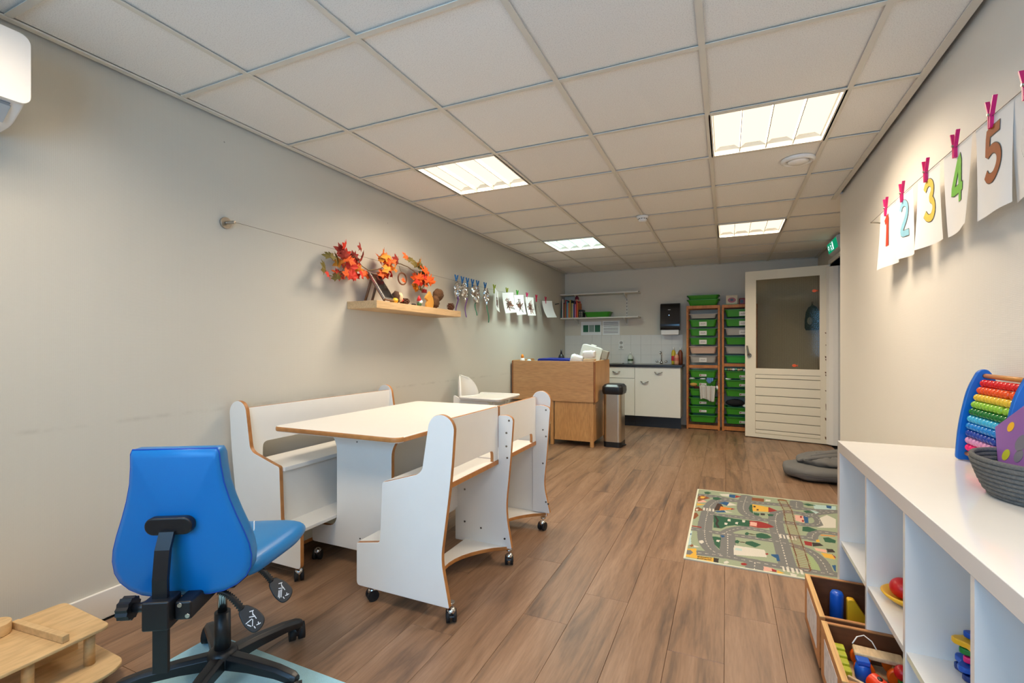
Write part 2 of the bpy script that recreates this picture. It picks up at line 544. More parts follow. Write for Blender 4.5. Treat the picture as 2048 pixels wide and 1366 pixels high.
# baseboards
def baseboard(name, x0, x1, y0, y1, label):
    structure(B().box(x0, x1, y0, y1, 0.0, 0.118).build(name, TRIM, bevel=0.004), label)
baseboard('baseboard_left', XL, XL + 0.014, YF, YB, 'white skirting board along the long left wall')
baseboard('baseboard_right', XR - 0.014, XR, YF, YC, 'white skirting board behind the cubby unit')
baseboard('baseboard_back', -0.05, XR2, YB - 0.014, YB, 'white skirting board behind the racks')

# ceiling: slab coloured near-black as plenum shade, lay-in tiles, rails, wall angles
def tile_mat():
    m, nt, p = _nt('mineral_ceiling_tile')
    N, L = nt.nodes, nt.links
    tc = N.new('ShaderNodeTexCoord')
    n = N.new('ShaderNodeTexNoise'); n.inputs['Scale'].default_value = 230; n.inputs['Detail'].default_value = 3
    L.new(tc.outputs['Object'], n.inputs['Vector'])
    oi = N.new('ShaderNodeObjectInfo')
    cr = N.new('ShaderNodeValToRGB')
    cr.color_ramp.elements[0].position = 0.3; cr.color_ramp.elements[0].color = lin((222, 218, 211))
    cr.color_ramp.elements[1].position = 0.5; cr.color_ramp.elements[1].color = lin((243, 240, 233))
    L.new(n.outputs['Fac'], cr.inputs[0])
    mr = N.new('ShaderNodeMapRange'); mr.inputs['To Min'].default_value = 0.95; mr.inputs['To Max'].default_value = 1.03
    L.new(oi.outputs['Random'], mr.inputs['Value'])
    mx = N.new('ShaderNodeMix'); mx.data_type = 'RGBA'; mx.blend_type = 'MULTIPLY'; mx.inputs['Factor'].default_value = 1
    L.new(cr.outputs[0], mx.inputs['A']); L.new(mr.outputs[0], mx.inputs['B'])
    L.new(mx.outputs['Result'], p.inputs['Base Color'])
    p.inputs['Roughness'].default_value = 0.9
    b = N.new('ShaderNodeBump'); b.inputs['Strength'].default_value = 0.25; b.inputs['Distance'].default_value = 0.002
    L.new(n.outputs['Fac'], b.inputs['Height']); L.new(b.outputs['Normal'], p.inputs['Normal'])
    return m
TILE = tile_mat()
RAIL = mat('ceiling_rail_paint', (220, 214, 200), 0.5, var=0.02)
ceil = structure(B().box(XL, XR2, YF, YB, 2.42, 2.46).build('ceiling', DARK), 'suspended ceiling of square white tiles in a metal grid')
GX = [-2.345] + [-1.8885 + 0.6 * i for i in range(5)] + [XR - 0.045]
GXb = [-2.345] + [-1.8885 + 0.6 * i for i in range(5)] + [XR2 - 0.03]
GY = [YF] + [1.412 + 0.6 * j for j in range(-3, 10)] + [YB - 0.02]
LIGHTS = [(-1.5885, 0.512, 'w'), (0.2115, 0.512, 'w'), (-1.5885, 2.912, 'w'), (0.2115, 2.912, 'w'), (-1.5885, 5.312, 'c'), (0.2115, 5.312, 'w')]
tmesh = {}
def ctile(x0, x1, y0, y1):
    w, l = round(x1 - x0, 3), round(y1 - y0, 3)
    if (w, l) not in tmesh:
        o = B().box(-w / 2 + .004, w / 2 - .004, -l / 2 + .004, l / 2 - .004, 0, 0.015).build('ceiling_tile', TILE, ceil)
        tmesh[(w, l)] = o.data
    else:
        o = bpy.data.objects.new('ceiling_tile', tmesh[(w, l)]); COL.objects.link(o); o.parent = ceil
    o.location = ((x0 + x1) / 2, (y0 + y1) / 2, 2.3255)
for j in range(len(GY) - 1):
    y0, y1 = GY[j], GY[j + 1]
    gx = GXb if y0 > YC - 0.2 else GX
    for i in range(len(gx) - 1):
        x0, x1 = gx[i], gx[i + 1]
        if any(x0 < lx < x1 and y0 < ly < y1 for lx, ly, _ in LIGHTS): continue
        if i == len(gx) - 2 and gx is GX and y1 > YC:
            ctile(x0, x1, y0, y1); continue
        ctile(x0, x1, y0, y1)
# T-rails: one long rail per grid line, cross rails between them
for x in GX[1:6]:
    B().box(x - .012, x + .012, YF, YB - .02, 2.3155, 2.319).build('grid_rail', RAIL, ceil)
cross = {}
for y in GY[1:-1]:
    gx = GXb if y > YC - .01 else GX
    for i in range(len(gx) - 1):
        a, c = gx[i] + .012, gx[i + 1] - .012
        w = round(c - a, 3)
        if w not in cross:
            o = B().box(-w / 2, w / 2, -.012, .012, 2.316, 2.319).build('cross_rail', RAIL, ceil); cross[w] = o.data
        else:
            o = bpy.data.objects.new('cross_rail', cross[w]); COL.objects.link(o); o.parent = ceil
        o.location = ((a + c) / 2, y, 0)
B().box(XL + .022, XL + .050, YF, YB - .006, 2.315, 2.3215).build('wall_angle', RAIL, ceil)
B().box(XR - .058, XR - .026, YF, YC + .02, 2.315, 2.3215).build('wall_angle', RAIL, ceil)
B().box(XR2 - .040, XR2 - .012, YC, YB - .006, 2.315, 2.3215).build('wall_angle', RAIL, ceil)
B().box(XL, XR2, YB - .034, YB - .006, 2.315, 2.3215).build('wall_angle', RAIL, ceil)

# ceiling luminaires: metal frame, four reflector lanes with tubes, louvre blades
TUBE_W = emission('lamp_glow_warm', (255, 240, 214), 1.6)
TUBE_C = emission('lamp_glow_cool', (226, 255, 246), 1.6)
LOUVRE = mat('louvre_aluminium', (170, 164, 150), 0.35, 0.7, var=0.02)
LNAME = {(-1.5885, 0.512): 'square louvre ceiling light beside the air conditioner, behind the viewer', (0.2115, 0.512): 'square louvre ceiling light right above the viewer',
         (-1.5885, 2.912): 'bright square louvre ceiling light above the white benches', (0.2115, 2.912): 'large glowing square ceiling light beside the round vent',
         (-1.5885, 5.312): 'cool white square ceiling light nearest the changing table', (0.2115, 5.312): 'glowing square ceiling light in front of the open door'}
for lx, ly, tone in LIGHTS:
    t = thing('ceiling_light', LNAME[(lx, ly)], 'ceiling light', (lx, ly, 2.315), group='recessed ceiling lights')
    h = 0.288
    b = B()
    for s in (-1, 1):
        b.box(lx + s * h - .008, lx + s * h + .008, ly - h - .008, ly + h + .008, 2.3155, 2.375)
        b.box(lx - h + .008, lx + h - .008, ly + s * h - .008, ly + s * h + .008, 2.3155, 2.375)
    b.box(lx - h, lx + h, ly - h, ly + h, 2.375, 2.385)
    b.build('lamp_frame', RAIL, t)
    em = TUBE_C if tone == 'c' else TUBE_W
    for k in range(4):
        xa = lx - .278 + k * .139
        B().prism([(xa + .004, 2.345), (xa + .03, 2.366), (xa + .109, 2.366), (xa + .135, 2.345), (xa + .135, 2.371), (xa + .004, 2.371)], 'y', ly - .276, ly + .276).build('reflector', em, t)
    for k in range(1, 4):
        xa = lx - .278 + k * .139
        B().prism([(xa - .002, 2.317), (xa + .002, 2.317), (xa + .0045, 2.345), (xa - .0045, 2.345)], 'y', ly - .278, ly + .278).build('louvre_blade', LOUVRE, t)
    ld = bpy.data.lights.new('lamp', 'AREA'); ld.shape = 'SQUARE'; ld.size = 0.54
    ld.energy = LAMP_W * (0.75 if ly < 1 else 1.0); ld.color = LAMP_COOL if tone == 'c' else LAMP_COL
    ld.spread = math.radians(150)
    lo = bpy.data.objects.new('lamp', ld); lo.location = (0, 0, 0.0312); lo.parent = t
    COL.objects.link(lo)

# backsplash tiles, children of the far wall
SPL = mat('glazed_wall_tile', (226, 222, 214), 0.38, var=0.02, scale=3)
B().box(XL, -0.585, YB - .003, YB, 0.86, 1.322).build('grout', mat('grout', (190, 184, 174), 0.9), wb)
tw, th = 0.150, 0.1505
me = None
for r in range(3):
    for c in range(12):
        x1 = -0.585 - c * tw; x0 = max(XL, x1 - tw)
        if x1 - x0 < .02: continue
        z1 = 1.322 - r * th
        if me is None or x1 - x0 < tw - .001:
            o = B().box(-(x1 - x0) / 2 + .001, (x1 - x0) / 2 - .001, -.008, -.003, -th / 2 + .001, th / 2 - .001).build('wall_tile', SPL, wb)
            if me is None: me = o.data
            o0 = o
        else:
            o = bpy.data.objects.new('wall_tile', me); COL.objects.link(o); o.parent = wb
        o.location = ((x0 + x1) / 2, YB, z1 - th / 2)

# ------------------------------------------------------------------ door with glass, standing open
DOORP = mat('cream_door_paint', (232, 222, 198), 0.42, var=0.025, scale=5)
DW = 0.899
dr = thing('door_1', 'cream door with ribbed glass pane standing open', None, (1.095, 6.545, 0.0), math.atan2(0.206, -0.875), local=True, kind='structure')
ty0, ty1 = -0.02, 0.02
gx0, gx1, gz0, gz1 = 0.095, 0.783, 0.865, 1.985
B().box(gx1, DW, ty0, ty1, .012, 2.09).box(0, gx0, ty0, ty1, .012, 2.09).box(gx0, gx1, ty0, ty1, gz1, 2.09).box(gx0, gx1, ty0, ty1, .80, gz0).box(gx0, gx1, ty0, ty1, .012, .06).build('door_leaf', DOORP, dr)
zs = [.06, .108, .213, .322, .426, .531, .638, .746, .80]
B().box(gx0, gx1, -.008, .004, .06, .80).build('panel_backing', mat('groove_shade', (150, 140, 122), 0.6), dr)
for a, c in zip(zs[:-1], zs[1:]):
    B().box(gx0, gx1, .004, .015, a + .004, c - .004).build('board', DOORP, dr, bevel=.003)
B().box(gx0 - .004, gx1 + .004, -.003, .003, gz0 - .004, gz1 + .004).build('pane', pane('ribbed_glass', (240, 238, 230), 0.0, 32, rough=0.06), dr)
b = B()
for x0, x1, z0, z1 in ((gx0, gx0 + .008, gz0, gz1), (gx1 - .008, gx1, gz0, gz1), (gx0, gx1, gz0, gz0 + .008), (gx0, gx1, gz1 - .008, gz1)):
    b.box(x0, x1, .004, .016, z0, z1)
b.build('glazing_bead', DOORP, dr)
b = B()
b.cyl((.85, .02, 1.035), (.85, .032, 1.035), .026, n=20).cyl((.85, .032, 1.035), (.85, .062, 1.035), .011, n=12)
b.tube([(.85, .06, 1.035), (.853, .064, 1.06), (.860, .064, 1.10), (.868, .064, 1.145), (.868, .060, 1.155)], [.011, .012, .011, .010, .009], 10)
b.build('handle', mat('satin_nickel', (150, 142, 128), 0.3, 1.0), dr)
CHIP = mat('bare_wood_chip', (104, 68, 40), 0.9)
for z, w, hh in ((1.30, .012, .008), (1.16, .006, .008), (1.02, .012, .014), (.99, .008, .012), (.84, .012, .012), (.81, .008, .012), (.63, .010, .008), (.44, .004, .045), (.30, .012, .02), (.08, .012, .02)):
    B().prism(roundpoly([(.04 - w, z - hh), (.04 + w * .6, z - hh * .6), (.04 + w, z + hh), (.04 - w * .5, z + hh * .7)], .003, 2), 'y', .0198, .0206).build('paint_chip', CHIP, dr)
# fish stickers on the glass
for sx, szz in ((.155, 1.80), (.36, .915)):
    b = B().ell((sx, .005, szz), (.024, .0012, .018), 14, 6)
    b.prism([(sx - .02, szz), (sx - .04, szz + .016), (sx - .034, szz), (sx - .04, szz - .016)], 'y', .0035, .005)
    b.build('fish_sticker', mat('orange_sticker', (226, 90, 34), 0.5, var=.25, scale=120), dr)
# finger guard strip at the hinge
structure(B().prism([(1.050, 6.512), (1.070, 6.470), (1.105, 6.440), (1.150, 6.425), (1.205, 6.430), (1.205, 6.437), (1.150, 6.432), (1.110, 6.447), (1.076, 6.476), (1.056, 6.516)], 'z', 0.02, 2.06).build('trim_1', WHITE_PL), 'white curved finger guard strip along the door hinges')
# door casing
structure(B().box(1.085, 1.235, DY1, DY1 + .05, 0, DZ + .05).box(1.085, 1.235, DY0 - .05, DY0, 0, DZ + .05).box(1.085, 1.235, DY0, DY1, DZ, DZ + .05).build('trim_2', TRIM, bevel=.003), 'white painted casing around the doorway')

# ================================================================== benches and table
def caster(parent, x, y, ang, top=0.075, lever=False, name='caster'):
    """small twin-wheel swivel castor: plate, chrome hood, two wheels"""
    c, s = math.cos(ang), math.sin(ang)
    r = 0.025
    hx, hy = x - c * .012, y - s * .012
    b = B()
    b.cyl((x, y, top - .008), (x, y, top), .016, n=12)
    b.ell((hx, hy, .042), (.021, .021, .020), 12, 8)
    hood = b.build(name, CHROME, parent)
    for k in (-1, 1):
        w = B()
        ax, ay = -s * k, c * k
        w.cyl((hx + ax * .006, hy + ay * .006, r), (hx + ax * .021, hy + ay * .021, r), r, n=18)
        w.cyl((hx + ax * .021, hy + ay * .021, r), (hx + ax * .0225, hy + ay * .0225, r), .012, n=12)
        w.build('wheel', BLACK_RUB, hood)
    if lever:
        B().obox((hx - c * .03, hy - s * .03, .035), (.022, .018, .006), rotz(ang) @ rot('Y', .5)).build('brake_lever', BLACK_PL, hood)
    return hood

SCREW = mat('screw_head', (120, 116, 108), 0.35, 1.0)
def screw(parent, p, axis, r=.0055):
    d = Vector(axis)
    B().cyl(Vector(p) - d * .002, Vector(p) + d * .0015, r, n=8).build('screw', SCREW, parent)

PT = 0.022    # panel thickness
def bench(label, mirror, x_out, divider):
    """x = out + s*u ; u measured from the outer (back) edge towards the table"""
    s = -1 if not mirror else 1          # right bench: front is towards -x
    t = thing('bench', label, 'bench', (x_out + s * .25, 2.25, 0.0), group='white rolling benches at the table')
    X = lambda u: x_out + s * u
    # end panel outline (u, z): back foot, waist, back top, seat notch, foot step
    out = [(.03, .072), (.515, .072), (.515, .262), (.385, .285), (.372, .550), (.345, .556), (.185, .604), (.163, .625), (.130, .826), (.108, .853), (.07, .864), (.03, .850), (.006, .815), (.022, .600), (.070, .265)]
    rad = [.006, .02, .006, .012, .012, .02, .04, .03, .05, .03, .03, .03, .05, .1, .05]
    poly = roundpoly(out, rad, 4)
    Y = [1.665, 2.828]
    for y in Y:
        B().prism([(X(u), z) for u, z in poly], 'y', y, y + PT, 0, 1).build('end_panel', [WHITE_LAM, EDGE_WOOD], t, bevel=.003)
    L0, L1 = 1.665 + PT, 2.828
    if divider:
        # divider rib behind the backrest down to the foot
        dp = roundpoly([(.02, .085), (.36, .085), (.36, .53), (.098, .535), (.098, .779), (.040, .783), (.012, .765), (.028, .545), (.056, .282)], [.01, .005, .005, .003, .01, .02, .02, .1, .08], 4)
        B().prism([(X(u), z) for u, z in dp], 'y', 2.262, 2.262 + PT, 0, 1).build('divider_panel', [WHITE_LAM, EDGE_WOOD], t, bevel=.003)
        # far rib against the end panel
        dp2 = roundpoly([(.004, .10), (.12, .10), (.12, .77), (.05, .775), (.002, .76), (.03, .41), (.046, .275)], [.01, .005, .005, .02, .02, .1, .06], 4)
        B().prism([(X(u), z) for u, z in dp2], 'y', 2.806, 2.828, 0, 1).build('rib_panel', [WHITE_LAM, EDGE_WOOD], t, bevel=.003)
        for z, u in ((.755, .035), (.69, .05), (.62, .05), (.56, .045)): screw(t, (X(u), 2.2615, z), (0, -1, 0))
        for z, u in ((.365, .30), (.19, .30), (.17, .20), (.135, .06)): screw(t, (X(u), 2.2615, z), (0, -1, 0))
        for z, u in ((.745, .03), (.62, .05), (.58, .03), (.41, .05), (.17, .03), (.16, .015)): screw(t, (X(u), 2.8055, z), (0, -1, 0))
    # backrest board with a rounded hand slot along its bottom edge
    if divider: spans = [(L0, 2.262), (2.262 + PT, 2.806)]
    else: spans = [(L0, L1)]
    ub = .098
    for a, c in spans:
        m = .055
        pb = [(a, .825), (c, .825), (c, .5455), (c - m, .5455), (c - m, .605), (a, .605)]
        rd_ = [.002, .002, .002, .002, .03, .002]
        if not divider:
            pb = [(a, .825), (c, .825), (c, .5455), (c - .28, .5455), (c - .28, .635), (a + .09, .635), (a + .09, .5455), (a, .5455)]
            rd_ = [.002, .002, .002, .002, .03, .03, .002, .002]
        pb = roundpoly(pb, rd_, 4)
        B().prism([(y, z) for y, z in pb], 'x', X(ub), X(ub + .018), 0, 1).build('backrest', [WHITE_LAM, EDGE_WOOD], t, bevel=.002)
    for a, c in spans:
        B().prism([(X(.099), a), (X(.099), c), (X(.385), c), (X(.385), a)], 'z', .523, .545).build('seat', WHITE_LAM, t, bevel=.003)
        if divider: B().box(min(X(.096), X(.099)), max(X(.096), X(.099)), a, c, .523, .545).build('seat_edge_band', EDGE_WOOD, t)
    B().box(min(X(.345), X(.363)), max(X(.345), X(.363)), L0, L1 if not divider else 2.262, .264, .523).build('seat_front', WHITE_LAM, t)
    if divider:
        B().box(min(X(.345), X(.363)), max(X(.345), X(.363)), 2.284, 2.806, .264, .523).build('seat_front', WHITE_LAM, t)
    B().box(min(X(.36), X(.515)), max(X(.36), X(.515)), L0, L1 if not divider else 2.806, .246, .264).build('footrest', WHITE_LAM, t, bevel=.003)
    # bottom plate with scooped outer edges
    bp = []
    def scoop(a, c, d):
        r = []
        for i in range(13):
            q = i / 12
            r.append((.036 + d * math.sin(math.pi * q) ** .75, a + (c - a) * q))
        return r
    if divider: bp += scoop(1.690, 2.27, .19) + scoop(2.275, 2.826, .19)
    else: bp += scoop(1.69, 2.826, .04)
    bp += [(.30, 2.826), (.30, 1.690)]
    B().prism([(X(u), y) for u, y in bp], 'z', .076, .096, 0, 1).build('bottom_plate', [WHITE_LAM, EDGE_WOOD], t, bevel=.003)
    f = []
    if divider:
        cs = [(.05, 1.712, 2.2, True), (.45, 1.712, 1.0, False), (.045, 2.285, 2.0, True), (.045, 2.80, 1.4, False), (.45, 2.80, .4, False)]
    else:
        cs = [(.05, 1.712, 2.2, False), (.46, 1.705, 2.5, False), (.05, 2.80, 2.0, False), (.46, 2.80, 1.4, False)]
    for u, y, a, lv in cs: caster(t, X(u), y, a, .076, lv)
    return t

bench('white rolling bench with ribs and scooped base on the open side of the table', False, -1.000, True)
bench('white rolling bench pushed against the long grey wall', True, -2.375, False)

tb = thing('table', 'white table with brown rounded edge between the two benches', 'table', (-1.71, 2.33, 0.0))
TT = .738
tp = rrect(-2.105, -1.318, 1.705, 2.955, .045, 6)
B().prism(tp, 'z', TT - .027, TT, 0, 1).build('tabletop', [WHITE_LAM, EDGE_WOOD], tb, bevel=.009, seg=3)
lp = roundpoly([(-2.03, .100), (-1.34, .100), (-1.34, .20), (-1.503, .20), (-1.503, .64), (-1.44, .711), (-1.92, .711), (-1.857, .64), (-1.857, .20), (-2.03, .20)], [.015, .015, .03, .07, .08, .0, .0, .08, .07, .03], 5)
for y in (1.895, 2.72):
    B().prism(lp, 'y', y, y + .024, 0, 1).build('leg_panel', [WHITE_LAM, EDGE_WOOD], tb, bevel=.003)
B().box(-1.71, -1.686, 1.919, 2.72, .25, .64).build('stretcher_board', WHITE_LAM, tb)
for x, z in ((-1.72, .655), (-1.70, .165)): screw(tb, (x, 1.8945, z), (0, -1, 0), .004)
for x in (-2.01, -1.37):
    for y in (1.92, 2.73): caster(tb, x, y, 2.0, .100)

# ================================================================== blue work chair
HX, HY = -1.545, 1.062
RUGZ = .007
fd = math.radians(121)      # facing
ch = thing('office_chair', 'blue upholstered swivel work chair with black star base on the pale blue rug', 'chair', (HX, HY, RUGZ), fd - math.pi / 2, local=True)
BLUEV = mat('blue_vinyl', (4, 112, 180), 0.36, var=0.04, scale=6, bump=0.04, bscale=260)
# local frame: +y is the way the chair faces, +x its right side
SEATZ = .465
def seat_fn(u, v):
    return None
# seat cushion: rounded trapezoid, domed top, waterfall front
b = B()
pl_ = roundpoly([(-.17, -.19), (.17, -.19), (.235, .10), (.20, .255), (-.20, .255), (-.235, .10)], [.06, .06, .12, .08, .08, .12], 6)
rings = [(.80, 0), (.97, .012), (1.0, .035), (.975, .055), (.86, .07), (.6, .077), (.25, .079)]
vs = []; n = len(pl_)
for k, z in rings:
    for x, y in pl_:
        drop = -.03 * max(0, (y * k - .12) / .1) ** 2 - .0
        vs.append((x * k, (y - .02) * k + .02, SEATZ - .045 + z + drop * (1 if z > .02 else .4)))
fs = [[i * n + j, i * n + (j + 1) % n, (i + 1) * n + (j + 1) % n, (i + 1) * n + j] for i in range(len(rings) - 1) for j in range(n)]
fs += [list(range(n))[::-1], [(len(rings) - 1) * n + j for j in range(n)]]
b.add(vs, fs, 0, True)
b.build('seat', BLUEV, ch, sub=1)
# backrest: pear-shaped pad, back face towards the viewer
prof = [(.420, .072), (.426, .110), (.442, .144), (.464, .169), (.490, .182), (.525, .186), (.56, .181), (.60, .169), (.65, .151), (.70, .135), (.75, .123), (.80, .117), (.835, .115), (.848, .110)]
BY0, TILT = -.245, -.10
def back_pt(x, z, dpt):
    return (x, BY0 + dpt + TILT * (z - .48) + .35 * x * x, z - .0)
outl = [(w, z) for z, w in prof] + [(-w, z) for z, w in reversed(prof)]
n = len(outl); cx0, cz0 = 0, .60
vs = []; fs = []
lay = [(.30, -.006), (.90, -.004), (.985, 0.0), (1.0, .006), (1.0, .044), (.97, .060), (.85, .070), (.3, .078)]
for k, d in lay:
    for x, z in outl: vs.append(back_pt(x * k, cz0 + (z - cz0) * k, d))
for i in range(len(lay) - 1):
    for j in range(n): fs.append([i * n + j, i * n + (j + 1) % n, (i + 1) * n + (j + 1) % n, (i + 1) * n + j])
fs += [list(range(n))[::-1], [(len(lay) - 1) * n + j for j in range(n)]]
bk = B().add(vs, fs, 0, True).build('backrest', BLUEV, ch)
B().tube([back_pt(x * 1.0, cz0 + (z - cz0) * 1.0, .005) for x, z in outl], .0022, 6, closed=True).build('piping', mat('blue_piping', (10, 70, 160), 0.5), bk)
B().tube([back_pt(x * 1.004, cz0 + (z - cz0) * 1.004, .012) for x, z in outl[:4] ] , .004, 6).build('zip', BLACK_PL, bk)
# bracket plate, curved flat bar, clamp, knob
b = B()
b.prism(rrect(-.062, .062, .612, .662, .024, 6), 'y', 0, 1, fn=lambda x, z, t: back_pt(x - .01, z, -.004 - .026 * t))
b.build('back_bracket', BLACK_PL, ch, bevel=.005)
b = B()
pts = [(-.010, BY0 - .045, .625), (-.014, BY0 - .058, .58), (-.018, BY0 - .062, .50), (-.020, BY0 - .058, .44), (-.020, BY0 - .056, .40), (-.020, BY0 - .056, .245)]
for i in range(len(pts) - 1):
    p, q = Vector(pts[i]), Vector(pts[i + 1])
    vs = []
    for r in (p, q):
        for dx, dy in ((-.019, -.006), (.019, -.006), (.019, .006), (-.019, .006)): vs.append((r.x + dx, r.y + dy, r.z))
    b.add(vs, [(0, 1, 5, 4), (1, 2, 6, 5), (2, 3, 7, 6), (3, 0, 4, 7), (0, 3, 2, 1), (4, 5, 6, 7)], 0)
b.build('back_bar', BLACK_PL, ch)
b = B().box(-.054, .014, BY0 - .085, BY0 - .02, .372, .450)
b.build('clamp_block', BLACK_PL, ch, bevel=.005)
b = B().box(.014, .058, BY0 - .06, BY0 + .14, .385, .436).box(-.10, .10, -.14, .10, .385, .42)
b.build('seat_mechanism', BLACK_PL, ch, bevel=.006)
b = B()
for i in range(1): pass
kn = []
for j in range(24):
    t = 2 * math.pi * j / 24; r = .031 if j % 2 else .027
    kn.append((r * math.cos(t), r * math.sin(t)))
b.prism(kn, 'x', -.125, -.095, fn=lambda a, c, t: (t, BY0 - .045 + a, .420 + c)).cyl((-.095, BY0 - .045, .420), (-.05, BY0 - .045, .420), .012)
b.build('knob', BLACK_PL, ch)
for p in ((.03, BY0 - .060, .428), (.05, BY0 - .060, .398)):
    B().cyl(p, (p[0], p[1] - .004, p[2]), .006, n=10).build('bolt', CHROME, ch)
# gas column
B().cyl((0, 0, .235), (0, 0, .40), .0145, n=18).build('gas_lift', CHROME, ch)
B().cyl((0, 0, .085), (0, 0, .245), .0255, .024, n=20).build('column_sleeve', BLACK_PL, ch)
# star base
b = B(); b.lathe([(.034, .062), (.045, .07), (.047, .105), (.040, .120), (.026, .125)], n=24)
b.build('base_hub', BLACK_PL, ch)
aw = fd - math.pi / 2
for k in range(5):
    a = math.radians(82 + 72 * k) - aw
    c, s = math.cos(a), math.sin(a)
    vs = []
    for r, hw, zt, zb in ((.03, .026, .112, .066), (.12, .023, .108, .070), (.22, .020, .098, .066), (.275, .019, .086, .058), (.292, .013, .078, .058)):
        for off, z in ((-hw, zb), (-hw, zt - .010), (-hw * .55, zt), (hw * .55, zt), (hw, zt - .010), (hw, zb)):
            vs.append((c * r - s * off, s * r + c * off, z))
    fs = [[i * 6 + j, i * 6 + (j + 1) % 6, (i + 1) * 6 + (j + 1) % 6, (i + 1) * 6 + j] for i in range(4) for j in range(6)]
    fs += [[0, 1, 2, 3, 4, 5], [29, 28, 27, 26, 25, 24]]
    arm = B().add(vs, fs, 0, True).build('base_arm', BLACK_PL, ch, bevel=.002)
    x, y = c * .275, s * .275
    ca = a + (1.1, -.5, .6, 2.0, -.9)[k]
    cc, cs = math.cos(ca), math.sin(ca)
    hx, hy = x + cc * .018, y + cs * .018
    w = B().ell((hx, hy, .040), (.031, .031, .026), 14, 8).cyl((x, y, .04), (x, y, .068), .012)
    hood = w.build('caster', BLACK_PL, ch)
    for kk in (-1, 1):
        ax, ay = -cs * kk, cc * kk
        B().cyl((hx + ax * .005, hy + ay * .005, .030), (hx + ax * .028, hy + ay * .028, .030), .030, n=20).build('wheel', BLACK_RUB, hood)
# two lever handles on coiled sleeves
MARK = mat('white_print', (225, 225, 225), 0.6)
camr = Matrix(((math.cos(.4229), math.sin(.4229), 0), (-math.sin(.4229), math.cos(.4229), 0), (0, 0, 1)))
def lever(p0, p1, axis_u, axis_v, kind):
    p0, p1 = Vector(p0), Vector(p1)
    b = B()
    pts = []; rr = []
    n_ = 26
    for i in range(n_ + 1):
        t = i / n_
        q = p0.lerp(p1, t); q.z += .012 * math.sin(math.pi * t)
        pts.append(q); rr.append(.0115 if i % 2 else .0070)
    b.tube(pts, rr, 10)
    lv = b.build('lever', BLACK_PL, ch)
    u = Vector(axis_u).normalized(); v = Vector(axis_v).normalized(); w = u.cross(v).normalized()
    P = lambda x, y, o: p1 + u * x + v * y + w * o
    pad = [(x * 1.25, y * 1.25) for x, y in roundpoly([(-.004, -.011), (-.004, .011), (.03, .022), (.060, .020), (.068, 0), (.060, -.020), (.030, -.022)], .012, 4)]
    B().prism(pad, 'z', -.005, .005, fn=lambda x, y, t: P(x, y, t)).build('paddle', BLACK_PL, lv, bevel=.003)
    g = B()
    strokes = [[(.022, .012), (.030, .006)], [(.018, .006), (.024, .014)], [(.028, .008), (.042, .006)], [(.026, -.002), (.036, .008)]]
    if kind == 0: strokes += [[(.032, -.001), (.044, -.016)], [(.030, -.004), (.040, -.016)], [(.034, .002), (.046, -.012)]]
    else: strokes += [[(.034, 0), (.030, -.016)], [(.036, 0), (.046, -.010)], [(.034, -.015), (.044, -.012)]]
    strokes += [[(.050, .004), (.056, .001)], [(.052, -.003), (.057, .006)], [(.049, -.008), (.055, -.009)]]
    side = 1 if w.dot(Vector((0, -1, .6))) > 0 else -1
    for s_ in strokes: ribbon(g, lambda x, y, o: P(x * 1.25, y * 1.25, o), s_, .0020, side * .0054)
    g.build('pictogram', MARK, lv)
lever((.06, -.16, .39), (.125, -.150, .325), (.70, -.1, -.66), (.45, .55, .55), 1)
lever((.105, -.03, .40), (.165, -.02, .345), (.70, -.1, -.66), (.45, .55, .55), 0)
B().obox((.181, BY0 + .042, .60), (.002, .016, .024), rot('Z', .3)).build('care_tag', PAPER, ch)

# pale blue rug under the chair
B_RUG = mat('pale_blue_rug_pile', (150, 196, 208), 0.95, var=0.10, scale=60, bump=0.5, bscale=500, sheen=0.3)
r_ = B().prism(rrect(-1.842, -0.95, -0.15, 1.238, .01, 3), 'z', 0.0005, .0065).build('small_rug', B_RUG, bevel=.002)
tag(r_, 'pale blue short-pile rug under the blue swivel chair', 'rug')

# ================================================================== wooden push toy at the lower left
ty = thing('wooden_toy_trolley', 'birch plywood toy trolley with dowel posts beside the left skirting', 'toy', (-2.09, .70, 0.0))
B().prism(roundpoly([(-1.955, .942), (-2.288, .952), (-2.288, .45), (-1.935, .45)], .03, 5), 'z', .163, .175).build('upper_shelf', BIRCH, ty, bevel=.003)
B().prism(roundpoly([(-1.905, .958), (-2.26, .968), (-2.26, .42), (-1.86, .42), (-1.868, .90)], [.05, .03, .03, .03, .05], 5), 'z', .045, .057).build('lower_shelf', BIRCH, ty, bevel=.003)
for x, y in ((-1.985, .893), (-1.985, .735), (-2.225, .90), (-2.225, .52), (-1.985, .52)):
    B().cyl((x, y, .057), (x, y, .163), .0155, n=18).build('dowel_post', BIRCH, ty)
B().box(-2.15, -2.12, .80, .92, .057, .163).build('brace_board', BIRCH, ty)
B().obox((-2.10, .808, .1875), (.27, .020, .024), rotz(.10)).build('push_bar', BIRCH, ty, bevel=.002)
B().cyl((-2.235, .74, .1755), (-2.235, .74, .215), .045, n=24).build('disc_seat', BIRCH, ty, bevel=.003)
for x, y in ((-2.24, .88), (-2.24, .48), (-1.90, .48), (-1.93, .88)):
    B().cyl((x - .01, y, .0225), (x + .01, y, .0225), .0225, n=20).build('toy_wheel', BIRCH, ty)

